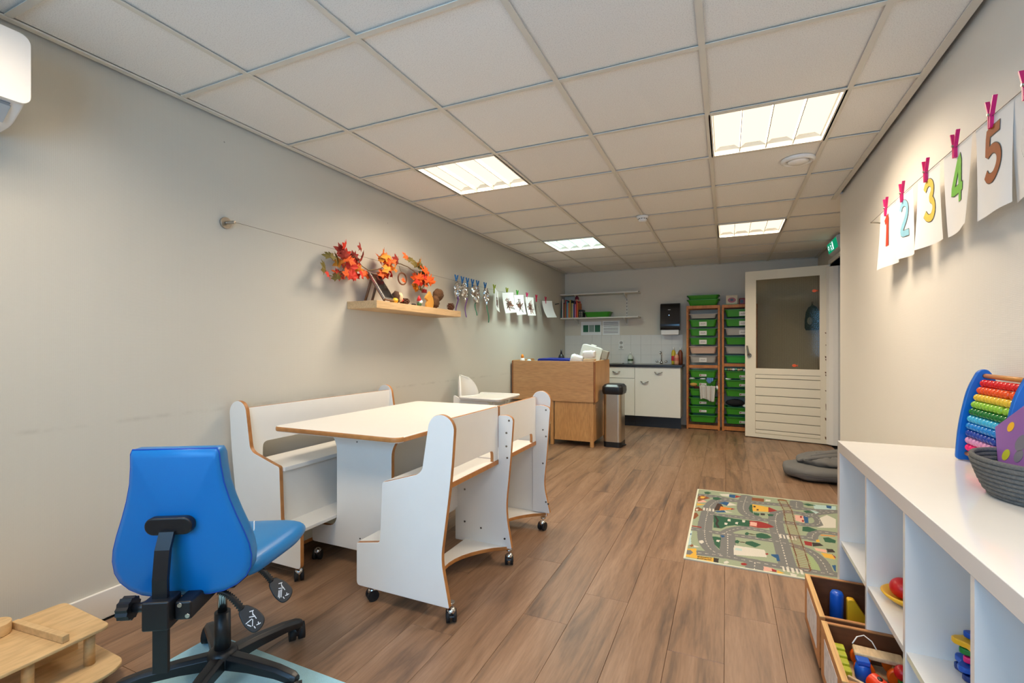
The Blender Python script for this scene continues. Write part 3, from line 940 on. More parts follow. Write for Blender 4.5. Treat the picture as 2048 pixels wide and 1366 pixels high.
# ================================================================== high chair behind the table
hc = thing('high_chair', 'white plastic high chair with tray behind the table', 'high chair', (-2.02, 3.95, 0))
b = B()
def hback(u, v):
    # rounded shell back: u across (y), v up
    w = .175 * (1 - .0 * v) * math.sqrt(max(0, 1 - max(0, (v - .35) / .65) ** 2.2))
    y = 3.965 + (u - .5) * 2 * w
    z = .50 + .37 * v
    x = -2.31 - .02 * v + .10 * abs((u - .5) * 2) ** 2 * (w / .175)
    return (x, y, z)
b.grid(hback, 16, 14)
b.build('back_shell', WHITE_PL, hc, solid=.016)
B().box(-2.30, -1.86, 3.80, 4.13, .48, .505).build('seat', WHITE_PL, hc, bevel=.01)
for y in (3.785, 4.135):
    B().prism(roundpoly([(-2.30, .50), (-1.93, .50), (-1.93, .655), (-2.20, .658), (-2.29, .70)], [.02, .02, .03, .05, .02], 4), 'y', y - .008, y + .008).build('side_wing', WHITE_PL, hc, bevel=.004)
b = B()
b.prism(roundpoly([(-2.215, 3.735), (-1.785, 3.69), (-1.80, 4.19), (-2.215, 4.18), (-2.12, 3.95)], [.04, .05, .05, .04, .10], 5), 'z', .662, .680)
tr = b.build('tray', WHITE_PL, hc, bevel=.006)
rim = roundpoly([(-2.215, 3.735), (-1.785, 3.69), (-1.80, 4.19), (-2.215, 4.18), (-2.12, 3.95)], [.04, .05, .05, .04, .10], 5)
B().tube([(x, y, .683) for x, y in rim], .011, 8, closed=True).build('tray_rim', WHITE_PL, tr)
for x0, y0, x1, y1 in ((-2.28, 3.82, -2.32, 3.74), (-2.28, 4.11, -2.32, 4.22), (-1.90, 3.82, -1.83, 3.74), (-1.90, 4.11, -1.83, 4.22)):
    B().cyl((x0, y0, .50), (x1, y1, 0.0), .0145, .0135, n=12).cyl((x0, y0, .50), (x0, y0, .66), .012, n=10).build('leg', WHITE_PL, hc)

# ================================================================== white cubby unit on the right
KT, KX0, KX1, KY1, KY0 = .760, .411, .803, 2.309, .735
GLOSSW = mat('glossy_white_lacquer', (226, 224, 219), 0.14, var=0.015, coat=0.3)
ku = thing('cubby_shelf_unit', 'white glossy cubby shelf unit along the right wall', 'shelf unit', (.607, 1.52, 0))
B().box(KX0, KX1, KY0, KY1, KT - .042, KT).build('top_board', GLOSSW, ku, bevel=.002)
B().box(KX0, KX1, KY0, KY1, 0, .042).build('bottom_board', GLOSSW, ku, bevel=.002)
for y in (KY1 - .040, KY0):
    B().box(KX0, KX1, y, y + .040, .042, KT - .042).build('side_board', GLOSSW, ku)
divs = [1.887, 1.520, 1.149]
for y in divs:
    B().box(KX0 + .002, KX1 - .012, y - .008, y + .008, .042, KT - .042).build('divider', GLOSSW, ku)
ys = [KY0 + .04] + sorted(divs) + [KY1 - .04]
for a, c in zip(ys[:-1], ys[1:]):
    B().box(KX0 + .004, KX1 - .012, a + (.008 if a in divs else 0), c - (.008 if c in divs else 0), .352, .368).build('shelf_board', GLOSSW, ku)
B().box(KX1 - .012, KX1 - .006, KY0 + .04, KY1 - .04, .042, KT - .042).build('back_panel', GLOSSW, ku)

# plywood toy crates half pulled out of the lower cubbies
CRATE = wood('crate_beech_ply', (196, 138, 82), (168, 108, 58), (6, 22, 22), 0.5)
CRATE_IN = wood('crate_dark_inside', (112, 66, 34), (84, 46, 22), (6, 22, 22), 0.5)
PLYEDGE = wood('ply_edge_layers', (218, 172, 108), (168, 116, 62), (90, 2, 2), 0.5, lo=.4, hi=.6)
STICK = mat('picture_sticker', (206, 200, 196), 0.5, var=0.5, scale=45)
def crate(label, y0, y1, x0=.288, x1=.735, z0=.0425, z1=.226):
    t = thing('toy_crate', label, 'crate', ((x0 + x1) / 2, (y0 + y1) / 2, z0), group='plywood toy crates')
    th_ = .012
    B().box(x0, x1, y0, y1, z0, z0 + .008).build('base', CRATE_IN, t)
    B().box(x0, x0 + .016, y0, y1, z0 + .008, z1 - .003).build('front_board', CRATE, t)
    B().box(x0, x0 + .016, y0, y1, z1 - .003, z1).build('ply_edge', PLYEDGE, t)
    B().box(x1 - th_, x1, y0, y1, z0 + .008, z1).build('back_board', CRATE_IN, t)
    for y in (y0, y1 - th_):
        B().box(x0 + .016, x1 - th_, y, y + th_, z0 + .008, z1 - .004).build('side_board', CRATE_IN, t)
        B().box(x0 + .016, x1 - th_, y, y + th_, z1 - .004, z1 - .0005).build('side_top_edge', CRATE, t)
    B().box(x0 - .0008, x0, y0 + .06, y1 - .06, z0 + .04, z1 - .03).build('sticker', STICK, t)
    return t
crate('plywood toy crate farther from the viewer with blue tube and yellow block', 1.905, 2.238)
crate('plywood toy crate nearer the viewer filled with wooden pull toys', 1.560, 1.878)

def col(name, rgb, rough=.35, **k): return mat(name, rgb, rough, var=.05, **k)
T_BLUE = col('toy_blue', (18, 82, 182)); T_YEL = col('toy_yellow', (236, 180, 36)); T_RED = col('toy_red', (206, 28, 30)); T_ORG = col('toy_orange', (226, 92, 14))
T_GRN = col('toy_green', (24, 128, 54)); T_LIME = col('toy_lime', (186, 190, 46)); T_PINK = col('toy_pink', (228, 36, 120)); T_NAVY = col('toy_navy', (24, 50, 118))
T_WOOD = wood('toy_plain_wood', (226, 200, 160), (204, 172, 126), (30, 6, 30), .5)
T_PURP = col('toy_purple', (146, 84, 168)); T_DARK = col('toy_black', (24, 22, 22))
zc = .0505
o = B().tube([(.383, 2.175, zc + .001), (.383, 2.175, zc + .01), (.384, 2.177, zc + .08), (.386, 2.178, zc + .142), (.386, 2.178, zc + .152)], [.018, .022, .0225, .0225, .017], 20).build('toy_tube', T_BLUE)
tag(o, 'glossy dark blue upright tube in the farther toy crate', 'toy')
o = B().prism(roundpoly([(.414, zc + .001), (.482, zc + .001), (.482, zc + .070), (.436, zc + .142), (.414, zc + .140)], .008, 3), 'y', 2.150, 2.178).build('toy_block', T_YEL, bevel=.004)
tag(o, 'yellow slanted wooden block in the farther toy crate', 'toy')
o = thing('toy_car', 'red toy car with pale roof lying deep in the farther crate', 'toy', (.56, 2.13, zc), 0)
B().box(.505, .625, 2.10, 2.16, zc + .012, zc + .055).build('car_body', T_RED, o, bevel=.01)
B().box(.525, .605, 2.105, 2.155, zc + .055, zc + .080).build('car_roof', WHITE_PL, o, bevel=.008)
for x in (.53, .60):
    for y in (2.098, 2.162): B().cyl((x, y - .004, zc + .013), (x, y + .004, zc + .013), .013, n=14).build('car_wheel', T_DARK, o)
# nearer crate: a bed of plain blocks with the pull toys on top
zf = .126
k_ = 0
for i in range(4):
    for j in range(3):
        x, y = .308 + i * .078, 1.578 + j * .096
        tag(B().box(x, x + .074, y, y + .092, zc + .0005, zf - .002 * ((i + j) % 3)).build('wooden_block', T_WOOD, bevel=.003), 'plain wooden block in the bottom layer of the nearer crate', 'toy', 'plain blocks under the pull toys')
pc = thing('pull_cart', 'plain wood pull-along toy cart with orange wheels in the nearer crate', 'toy', (.425, 1.800, zf + .0275), -.05, local=True)
B().obox((0, 0, .036), (.125, .050, .014)).build('cart_deck', T_WOOD, pc, bevel=.004)
for x in (-.040, .042):
    for y in (-.034, .034):
        B().cyl((x, y - .009, 0), (x, y + .009, 0), .0272, n=24).build('cart_wheel', T_ORG, pc, bevel=.004)
    B().cyl((x, -.027, 0), (x, .027, 0), .005, n=8).build('axle', T_WOOD, pc)
B().tube([(.0, .02, .043), (-.01, .03, .060), (-.03, .035, .072), (-.05, .02, .070), (-.065, -.0, .056)], .0018, 6).build('pull_cord', mat('white_cord', (232, 228, 220), .8), pc)
tag(B().ell((.512, 1.80, zf + .0135), (.0135, .0135, .0135), 16, 10).build('wooden_bead', T_WOOD), 'pale wooden ball beside the orange wheels in the nearer crate', 'toy')
for i in range(4):
    tag(B().box(.312, .340, 1.793 - i * .031, 1.821 - i * .031, zf + .001, zf + .066 - i * .005).build('lime_brick', T_LIME, bevel=.003), ['lime green brick farthest from the viewer in the crate row', 'second lime green brick from the far end of the row', 'third lime green brick from the far end of the row', 'lime green brick nearest the viewer in the crate row'][i], 'toy', 'lime toy bricks along the crate front')
hb = thing('hammer_toy', 'shiny blue toy barrel with square cap in the nearer crate', 'toy', (.376, 1.752, zf), 0)
B().lathe([(.012, .001), (.020, .012), (.022, .032), (.018, .052), (.012, .056)], (.376, 1.752, zf), 18).build('barrel', T_BLUE, hb)
B().box(.359, .393, 1.737, 1.767, zf + .056, zf + .070).build('cap', T_BLUE, hb, bevel=.003)
lb = thing('ladybird_toy', 'red wooden ladybird roller with dotted face in the nearer crate', 'toy', (.41, 1.70, zf), 0)
a_, c_ = Vector((.392, 1.722, zf + .030)), Vector((.420, 1.678, zf + .025))
B().cyl(a_, c_, .0235, n=26).build('roller', col('toy_vermilion', (228, 58, 18)), lb, bevel=.004)
d_ = (c_ - a_).normalized()
B().cyl(c_, c_ + d_ * .002, .021, n=24).build('face_disc', T_WOOD, lb)
u_ = d_.orthogonal().normalized(); w_ = d_.cross(u_)
for ang, r_ in ((.4, .011), (1.8, .011), (3.3, .012), (4.6, .011), (0, 0)):
    q = c_ + d_ * .002 + u_ * (r_ * math.cos(ang)) + w_ * (r_ * math.sin(ang))
    B().cyl(q, q + d_ * .001, .0045, n=10).build('dot', T_DARK if ang else T_RED, lb)
q = (a_ + c_) / 2 + Vector((0, 0, .0232))
B().ell(q, (.007, .011, .002), 12, 6).build('hole', T_DARK, lb)
tag(B().obox((.345, 1.668, zf + .026), (.05, .010, .05), rotz(-.6)).build('wooden_plate', T_WOOD, bevel=.003), 'plain wooden plate leaning on the crate front', 'toy')
tag(B().obox((.470, 1.672, zf + .012), (.11, .022, .020), rotz(-.7)).build('wooden_slat_toy', T_WOOD, bevel=.003), 'plain wooden slat lying across the nearer crate', 'toy')
gf = thing('green_train', 'green toy train with red ball nose in the nearer crate', 'toy', (.50, 1.74, zf), 0)
B().box(.462, .545, 1.722, 1.762, zf + .009, zf + .040).build('train_body', T_GRN, gf, bevel=.008)
B().ell((.470, 1.742, zf + .058), (.021, .021, .022), 18, 12).build('red_nose', T_RED, gf)
B().box(.496, .540, 1.726, 1.758, zf + .040, zf + .072).build('cabin', T_GRN, gf, bevel=.005)
for z in (zf + .047, zf + .058): B().box(.500, .537, 1.7248, 1.726, z, z + .006).build('window', WHITE_PL, gf)
for x in (.480, .525): B().cyl((x, 1.717, zf + .0105), (x, 1.767, zf + .0105), .0098, n=14).build('wheel_pair', T_DARK, gf)

# toys on the middle shelf
SH = .3685
bw = thing('toy_dish', 'yellow dish with red ball inside on the cubby shelf', 'toy', (.51, 1.79, SH), 0)
B().lathe([(.022, .0), (.05, .005), (.068, .018), (.074, .026), (.068, .029), (.048, .012), (.0, .009)], (.505, 1.795, SH), 28).build('dish', T_YEL, bw)
B().ell((.486, 1.800, SH + .041), (.033, .033, .030), 20, 12).build('ball', T_RED, bw)
tag(B().tube([(.575 + .022 * math.cos(t * .5236), 1.845, SH + .0265 + .022 * math.sin(t * .5236)) for t in range(12)], .004, 8, closed=True).build('toy_ring', T_NAVY), 'dark blue ring standing behind the yellow dish', 'toy')
pg = thing('stacking_flower_toy', 'colourful stack of petal discs on the shelf in the third cubby', 'toy', (.545, 1.455, SH), 0)
B().cyl((.545, 1.455, SH), (.545, 1.455, SH + .105), .006, n=10).build('rod', T_WOOD, pg)
for i, m_ in enumerate((T_NAVY, T_BLUE, T_PINK, T_GRN, T_YEL, T_BLUE)):
    z = SH + .009 + i * .0172; r0 = (.048, .050, .036, .040, .050, .032)[i]
    pts = []
    for j in range(30):
        t = 2 * math.pi * j / 30
        pts.append((.545 + r0 * (1 + .18 * math.cos(5 * t + i)) * math.cos(t), 1.455 + r0 * .9 * (1 + .18 * math.cos(5 * t + i)) * math.sin(t)))
    B().prism(pts, 'z', z - .007, z + .007).build('petal_disc', m_, pg, bevel=.003)

# abacus on top of the unit
ab = thing('abacus', 'blue framed bead abacus on the white unit beside the wall', 'abacus', (.757, 1.95, KT), 0)
ABL = col('abacus_blue', (10, 98, 186), .3)
def apanel(y):
    o = roundpoly([(.704, KT + .001), (.812, KT + .001), (.812, KT + .22), (.806, KT + .28), (.785, KT + .308), (.762, KT + .302), (.735, KT + .24), (.712, KT + .12)], [.015, .01, .02, .02, .02, .025, .05, .08], 4)
    B().prism(o, 'y', y - .008, y + .008).build('side_panel', ABL, ab, bevel=.004)
apanel(2.085); apanel(1.80)
beadc = [(214, 22, 24), (232, 82, 20), (226, 186, 52), (140, 190, 50), (16, 108, 40), (62, 172, 206), (22, 124, 196), (20, 60, 150), (206, 140, 176), (232, 26, 104)]
for i in range(12):
    t = i / 11
    z = KT + .284 - t * .260
    x = .775 - .046 * t - .016 * math.sin(t * math.pi) + .004
    B().cyl((x, 1.808, z), (x, 2.077, z), .0042, n=10).build('rod', T_WOOD, ab) if 0 < i < 11 else B().cyl((x, 1.808, z), (x, 2.077, z), .0075, n=12).build('rod', wood('abacus_rod_wood', (214, 152, 74), (188, 120, 50), (20, 2, 20)), ab)
    if 0 < i < 11:
        m_ = col('bead_%d' % i, beadc[i - 1], .25)
        me_ = None
        for k in range(10):
            y = 2.068 - .0125 - k * .0232 - (0 if k < 8 or i % 2 else .012)
            if me_ is None:
                o = B().lathe([(.004, -.0112), (.0105, -.0085), (.0125, -.003), (.0125, .003), (.0105, .0085), (.004, .0112)], (.757, 1.95, KT), 12).build('bead', m_, ab)
                me_ = o.data
            else:
                o = bpy.data.objects.new('bead', me_); COL.objects.link(o); o.parent = ab
            o.rotation_euler = (math.pi / 2, 0, 0)
            o.location = (x - .757, y - 1.95, z - KT)

# rope basket with picture books
bs = thing('rope_basket', 'grey coiled rope basket beside the abacus', 'basket', (.69, 1.60, KT), 0)
ROPE = mat('grey_rope', (98, 97, 94), .95, var=.35, scale=120, bump=.8, bscale=300)
for i in range(9):
    z = KT + .007 + i * .0112
    r0 = .098 + .040 * min(1, (i / 7)) ** .7
    B().tube([(.694 + r0 * .78 * math.cos(t), 1.605 + r0 * 1.06 * math.sin(t), z) for t in [2 * math.pi * j / 40 for j in range(40)]], .0064, 8, closed=True).build('rope_coil', ROPE, bs)
B().lathe([(.0, .004), (.095, .004)], (.694, 1.605, KT), 30, sx=.78, sy=1.06).build('basket_floor', ROPE, bs)
pb = thing('picture_book', 'purple picture book with yellow moons leaning in the rope basket', 'book', (.675, 1.625, KT + .035), 0, local=True)
Rb = rotz(.10) @ rot('Y', 0) 
PURP = mat('purple_cover', (142, 94, 162), .35, var=.1, scale=9)
def bookpt(x, y, z):
    # x thickness, y width (along wall), z height; book leans to the wall and is turned
    p = rot('X', -.62) @ Vector((x, y, z))
    p = rot('Y', .22) @ p
    return p
def bbox(x0, x1, y0, y1, z0, z1):
    c = []
    for p in ((x0, y0, z0), (x1, y0, z0), (x1, y1, z0), (x0, y1, z0), (x0, y0, z1), (x1, y0, z1), (x1, y1, z1), (x0, y1, z1)): c.append(bookpt(*p))
    return B().add(c, [(0, 3, 2, 1), (4, 5, 6, 7), (0, 1, 5, 4), (1, 2, 6, 5), (2, 3, 7, 6), (3, 0, 4, 7)])
bbox(-.012, .004, -.11, .06, 0.01, .19).build('cover', PURP, pb, bevel=.002)
bbox(-.010, .002, -.108, .058, .19, .191).build('pages', PAPER, pb)
for y, z, r_, m_ in ((-.01, .155, .016, T_YEL), (-.085, .12, .018, T_YEL), (.02, .085, .018, T_LIME), (-.045, .09, .026, col('print_grey', (118, 116, 128))), (-.03, .060, .020, col('print_grey', (118, 116, 128)))):
    pts = [bookpt(-.0125, y + r_ * math.cos(t), z + r_ * .8 * math.sin(t)) for t in [2 * math.pi * j / 18 for j in range(18)]]
    B().add(pts, [list(range(18))]).build('cover_print', m_, pb)
tag(B().obox((.722, 1.605, KT + .078), (.012, .10, .13), rotz(.05) @ rot('Y', .10)).build('red_booklet', T_RED, bevel=.002), 'red booklet standing in the rope basket', 'book')

# ================================================================== small kitchen
kf, KB = 6.93, 7.385
CAB = mat('cream_cabinet_front', (226, 220, 206), .35, var=.02)
BOWH = mat('bow_handle_metal', (150, 146, 138), .25, 1.0)
def bow(parent, xc, z, y, w=.11):
    b = B()
    b.tube([(xc - w / 2, y, z + .012), (xc - w / 2 + .01, y - .018, z + .008), (xc - w / 4, y - .026, z - .002), (xc, y - .028, z - .006), (xc + w / 4, y - .026, z - .002), (xc + w / 2 - .01, y - .018, z + .008), (xc + w / 2, y, z + .012)], [.004, .006, .009, .010, .009, .006, .004], 10, flat=.6)
    b.build('handle', BOWH, parent)
def cabinet(label, x0, x1, fronts):
    t = thing('kitchen_cabinet', label, 'cabinet', ((x0 + x1) / 2, 7.16, 0))
    B().box(x0 + .001, x1 - .001, kf + .018, KB, .155, .855).build('body', CAB, t)
    B().box(x0 + .001, x1 - .001, 7.005, 7.021, 0, .155).build('plinth', BLACK_PL, t)
    for kind, a, c, hs in fronts:
        d = B().box(x0 + .002, x1 - .002, kf, kf + .017, a + .002, c - .002).build(kind, CAB, t, bevel=.002)
        for hx, hz in hs: bow(d, hx, hz, kf)
    return t
cabinet('cream kitchen cabinet with drawer above door beside the changing table', -1.79, -1.196, [('drawer', .69, .852, [(-1.46, .775)]), ('door', .157, .688, [(-1.70, .63)])])
cabinet('cream kitchen cabinet with two bow handles below the tap', -1.196, -.577, [('door', .157, .852, [(-.87, .775), (-1.06, .64)])])
wt = thing('worktop', 'thin black kitchen worktop on the cream cabinets', 'worktop', (-1.17, 7.15, .856))
WT = mat('black_worktop', (34, 32, 32), .3, var=.2, scale=80)
B().box(-1.80, -.555, kf - .022, KB + .004, .8555, .889).build('slab', WT, wt, bevel=.003)
sk = thing('sink', 'steel inset sink in the black worktop', 'sink', (-.98, 7.16, .889))
b = B()
b.prism(rrect(-1.26, -.70, 7.00, 7.33, .04), 'z', .8892, .892).build('sink_rim', STEEL, sk, bevel=.001)
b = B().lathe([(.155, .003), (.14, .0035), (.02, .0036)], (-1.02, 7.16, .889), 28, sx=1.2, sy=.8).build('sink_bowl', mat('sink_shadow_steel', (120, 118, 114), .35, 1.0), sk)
tp_ = thing('tap', 'chrome mixer tap with two cross handles behind the sink', 'tap', (-.87, 7.27, .892))
B().cyl((-.87, 7.27, .892), (-.87, 7.27, .93), .022, n=16).build('tap_base', CHROME, tp_)
B().tube([(-.87, 7.27, .93), (-.87, 7.27, 1.00), (-.872, 7.265, 1.05), (-.876, 7.245, 1.07), (-.88, 7.215, 1.065), (-.882, 7.20, 1.04)], .0095, 12).build('spout', CHROME, tp_)
for s in (-1, 1):
    B().cyl((-.87, 7.27, .915), (-.87 + s * .055, 7.265, .925), .008, n=10).ell((-.87 + s * .065, 7.263, .928), (.016, .016, .018), 12, 8).build('tap_knob', CHROME, tp_)

def bottle(name, label, cat, x, y, z, prof, m, cap, n=18, capm=None, sx=1.0, lab=None):
    t = thing(name, label, cat, (x, y, z))
    B().lathe(prof, (x, y, z), n, sx=sx).build('bottle_body', m, t)
    B().lathe(cap, (x, y, z), 14).build('bottle_cap', capm or WHITE_PL, t)
    if lab:
        z0, z1, r, lm = lab
        B().lathe([(r, z0), (r, z1)], (x, y, z), n, sx=sx, close=False).build('bottle_label', lm, t)
    return t
P1 = [(.026, 0), (.030, .01), (.030, .13), (.024, .155), (.012, .17), (.012, .175)]
Zw = .8895
bottle('detergent_bottle', 'yellow detergent bottle with red label at the worktop end', 'bottle', -.700, 7.25, Zw, [(.026, 0), (.030, .01), (.030, .16), (.024, .19), (.012, .205)], col('yellow_liquid', (206, 180, 40)), [(.012, .205), (.013, .24), (.006, .25)], lab=(.05, .12, .0308, T_RED))
bottle('soap_bottle', 'peach hand soap bottle in front of the other bottles', 'bottle', -.652, 7.18, Zw, [(.028, 0), (.032, .01), (.032, .11), (.022, .135), (.011, .145)], col('peach_soap', (226, 164, 128)), [(.011, .145), (.012, .17), (.007, .178)], lab=(.05, .095, .0328, col('red_logo', (214, 120, 96))))
bottle('brown_bottle', 'tall brown bottle with white cap at the worktop end', 'bottle', -.607, 7.26, Zw, [(.028, 0), (.033, .01), (.033, .16), (.024, .19), (.012, .205)], col('brown_liquid', (128, 64, 36)), [(.013, .205), (.013, .235), (.006, .242)])
bottle('dish_soap_bottle', 'squat clear dish soap bottle with round dark label', 'bottle', -1.318, 7.27, Zw, [(.036, 0), (.041, .012), (.041, .10), (.030, .125), (.014, .138)], col('pale_soap', (206, 210, 196), .2), [(.014, .138), (.014, .165), (.008, .172)], lab=(.04, .07, .0418, col('label_dark', (66, 92, 52))))
tag(B().box(-1.56, -1.40, 7.08, 7.20, Zw + .0005, Zw + .012).build('drain_tray', STEEL, bevel=.003), 'thin steel tray on the worktop left of the soap', 'tray')

so = thing('wall_socket', 'double white power socket on the kitchen tiles', 'socket', (-1.478, YB - .008, 1.17))
B().box(-1.518, -1.438, YB - .024, YB - .0085, 1.10, 1.238).build('socket_plate', WHITE_PL, so, bevel=.004)
for z in (1.135, 1.203):
    B().cyl((-1.478, YB - .0235, z), (-1.478, YB - .0262, z), .024, n=22).build('socket_ring', mat('socket_grey', (176, 170, 160), .5), so)
    for s in (-1, 1): B().cyl((-1.478 + s * .009, YB - .026, z), (-1.478 + s * .009, YB - .0272, z), .003, n=8).build('socket_hole', T_DARK, so)

# notices on the wall
n1 = thing('wall_notice', 'white notice with three green picture blocks above the kitchen tiles', 'notice', (-1.955, YB - .002, 1.34))
B().box(-2.12, -1.79, YB - .003, YB - .0005, 1.325, 1.54).build('notice_sheet', PAPER, n1)
for i, m_ in enumerate((col('notice_green', (10, 92, 58)), col('notice_grey', (130, 150, 138)), col('notice_green', (10, 92, 58)))):
    B().box(-2.085 + i * .095, -2.0 + i * .095, YB - .0042, YB - .003, 1.375, 1.485).build('picture_block', m_, n1)
n2 = thing('wall_notice', 'white notice with grey ruled text lines beside the green one', 'notice', (-1.64, YB - .002, 1.34))
B().box(-1.775, -1.505, YB - .003, YB - .0005, 1.325, 1.545).build('notice_sheet', PAPER, n2)
GREYI = col('grey_ink', (120, 122, 118), .7)
for i, z in enumerate((1.52, 1.495, 1.465, 1.43, 1.41, 1.385, 1.36)):
    B().box(-1.755, -1.53, YB - .0038, YB - .003, z - .004, z + .004).build('text_line', GREYI, n2)

# paper towel dispenser
td = thing('towel_dispenser', 'black wall paper-towel dispenser beside the green-bin racks', 'dispenser', (-.745, 7.30, 1.38))
BGL = mat('black_gloss_plastic', (14, 15, 18), .12, var=.1)
B().prism(roundpoly([(YB - .005, 1.385), (7.235, 1.385), (7.225, 1.45), (7.245, 1.72), (7.275, 1.775), (YB - .005, 1.775)], [.005, .02, .05, .06, .03, .005], 4), 'x', -.885, -.612).build('housing', BGL, td, bevel=.012, seg=3)
B().box(-.872, -.628, 7.245, YB - .01, 1.318, 1.386).build('towel_sheet', PAPER, td, bevel=.004)
B().cyl((-.76, 7.235, 1.60), (-.76, 7.228, 1.60), .008, n=12).build('lock', CHROME, td)
B().box(-.775, -.74, 7.2345, 7.239, 1.675, 1.682).build('logo_mark', mat('white_print', (225, 225, 225), .6), td)

# wall shelves on slotted rails
SHM = mat('white_shelf_board', (222, 216, 204), .45, var=.02)
ws = thing('wall_shelf_system', 'two white wall shelves on slotted rails above the kitchen', 'shelf', (-1.79, 7.28, 1.5))
for z in (1.945, 1.575):
    B().box(XL + .005, -1.185, 7.145, YB - .002, z, z + .020).build('shelf_board', SHM, ws, bevel=.002)
for x in (-2.157, -1.393):
    rl = B().box(x - .013, x + .013, YB - .014, YB - .002, 1.48, 2.0).build('slotted_rail', SHM, ws)
    for k in range(10):
        B().box(x - .004, x + .004, YB - .0148, YB - .0138, 1.50 + k * .05, 1.52 + k * .05).build('slot', DARK, rl)
    for z in (1.945, 1.575):
        B().prism([(YB - .014, z), (7.17, z), (7.17, z - .015), (YB - .014, z - .075)], 'x', x - .006, x + .006).build('bracket', SHM, ws)
# books on the lower shelf
bk_cols = [((40, 96, 104), .09, 'teal'), ((216, 206, 190), .21, 'ivory'), ((120, 40, 52), .17, 'maroon'), ((128, 134, 48), .16, 'olive'), ((190, 60, 60), .20, 'red'), ((60, 140, 158), .185, 'sea blue'), ((190, 184, 170), .17, 'cream'), ((196, 88, 44), .165, 'rust'), ((206, 170, 70), .20, 'mustard'), ((44, 52, 36), .195, 'dark green'), ((214, 196, 120), .16, 'straw yellow'), ((120, 130, 160), .15, 'slate blue'), ((70, 40, 92), .19, 'violet'), ((206, 120, 150), .15, 'rose'), ((196, 56, 40), .19, 'scarlet'), ((206, 112, 40), .165, 'orange')]
x = -2.372
ordn = ['first', 'second', 'third', 'fourth', 'fifth', 'sixth', 'seventh', 'eighth', 'ninth', 'tenth', 'eleventh', 'twelfth', 'thirteenth', 'fourteenth', 'fifteenth', 'sixteenth']
for i, (c_, hgt, nm) in enumerate(bk_cols):
    hgt *= 1.4
    w = .013 + .006 * ((i * 7) % 3) / 2
    t = thing('picture_book', '%s thin picture book, %s from the left on the kitchen shelf' % (nm, ordn[i]), 'book', (x + w / 2, 7.25, 1.5955), group='picture books on the lower kitchen shelf')
    dp_ = .19 + .02 * ((i * 5) % 4) / 3
    B().box(x, x + w, 7.16, 7.16 + dp_, 1.5955, 1.5955 + hgt).build('cover', col('book_cover_%d' % i, c_, .5), t, bevel=.0015)
    B().box(x + .002, x + w - .002, 7.162, 7.16 + dp_ + .001, 1.5955 + hgt, 1.5955 + hgt + .0008).build('pages', PAPER, t)
    x += w + .0012
dl = thing('display_box', 'black patterned box standing at the end of the shelf books', 'box', (x + .04, 7.25, 1.5955))
B().box(x + .004, x + .075, 7.17, 7.30, 1.5955, 1.715).build('box_body', T_DARK, dl, bevel=.003)
for k in range(3):
    for q in range(2):
        B().prism(roundpoly([(x + .014 + q * .03, 1.612 + k * .028), (x + .036 + q * .03, 1.615 + k * .028), (x + .028 + q * .03, 1.632 + k * .028)], .002, 2), 'y', 7.1688, 7.170).build('printed_leaf', col('print_cream', (196, 186, 160)), dl)
fg = thing('rag_doll', 'small doll with maroon hat sitting on top of the books', 'doll', (-2.13, 7.22, 1.81))
B().ell((-2.135, 7.22, 1.865), (.028, .03, .034), 14, 9).build('doll_head', col('doll_skin', (214, 178, 150), .8), fg)
B().lathe([(.034, .0), (.030, .03), (.012, .06), (0, .060)], (-2.135, 7.22, 1.878), 14).build('doll_hat', col('doll_maroon', (110, 30, 50), .8), fg)
B().ell((-2.13, 7.215, 1.832), (.03, .03, .022), 12, 8).build('doll_body', col('doll_maroon', (110, 30, 50), .8), fg)

# ------------------------------------------------------------------ plastic bins
def bin_parts(parent, x0, x1, y0, y1, z0, z1, m, taper=.018, full=True):
    """open storage bin: tapering shell with a flat rim"""
    rt = rrect(x0 + .012, x1 - .012, y0 + .012, y1 - .004, .03, 4)
    rb = rrect(x0 + .012 + taper, x1 - .012 - taper, y0 + .012 + taper, y1 - .004 - taper * .5, .03, 4)
    n = len(rt)
    rt2 = rrect(x0 + .015, x1 - .015, y0 + .015, y1 - .007, .028, 4); rb2 = rrect(x0 + .015 + taper, x1 - .015 - taper, y0 + .015 + taper, y1 - .007 - taper * .5, .028, 4)
    vs = [(a, c, z0) for a, c in rb] + [(a, c, z1) for a, c in rt] + [(a, c, z1) for a, c in rt2] + [(a, c, z0 + .004) for a, c in rb2]
    fs = []
    for k in range(3):
        for j in range(n): fs.append([k * n + j, k * n + (j + 1) % n, (k + 1) * n + (j + 1) % n, (k + 1) * n + j])
    fs += [list(range(n))[::-1], [3 * n + j for j in range(n)]]
    sh = B().add(vs, fs, 0, False).build('bin_shell', m, parent)
    ro = rrect(x0, x1, y0, y1, .035, 4); ri = rrect(x0 + .014, x1 - .014, y0 + .014, y1 - .006, .028, 4); n = len(ro)
    vs = [(a, c, z1 - .003) for a, c in ro] + [(a, c, z1 + .004) for a, c in ro] + [(a, c, z1 + .004) for a, c in ri] + [(a, c, z1 - .003) for a, c in ri]
    fs = [[k * n + j, k * n + (j + 1) % n, ((k + 1) % 4) * n + (j + 1) % n, ((k + 1) % 4) * n + j] for k in range(4) for j in range(n)]
    B().add(vs, fs).build('bin_rim', m, parent)
gt = thing('storage_bin', 'green plastic bin on the wall shelf beside the books', 'bin', (-1.83, 7.27, 1.596), group='green storage bins')
bin_parts(gt, -2.016, -1.60, 7.16, 7.39, 1.5955, 1.672, GREEN_BIN, .025)

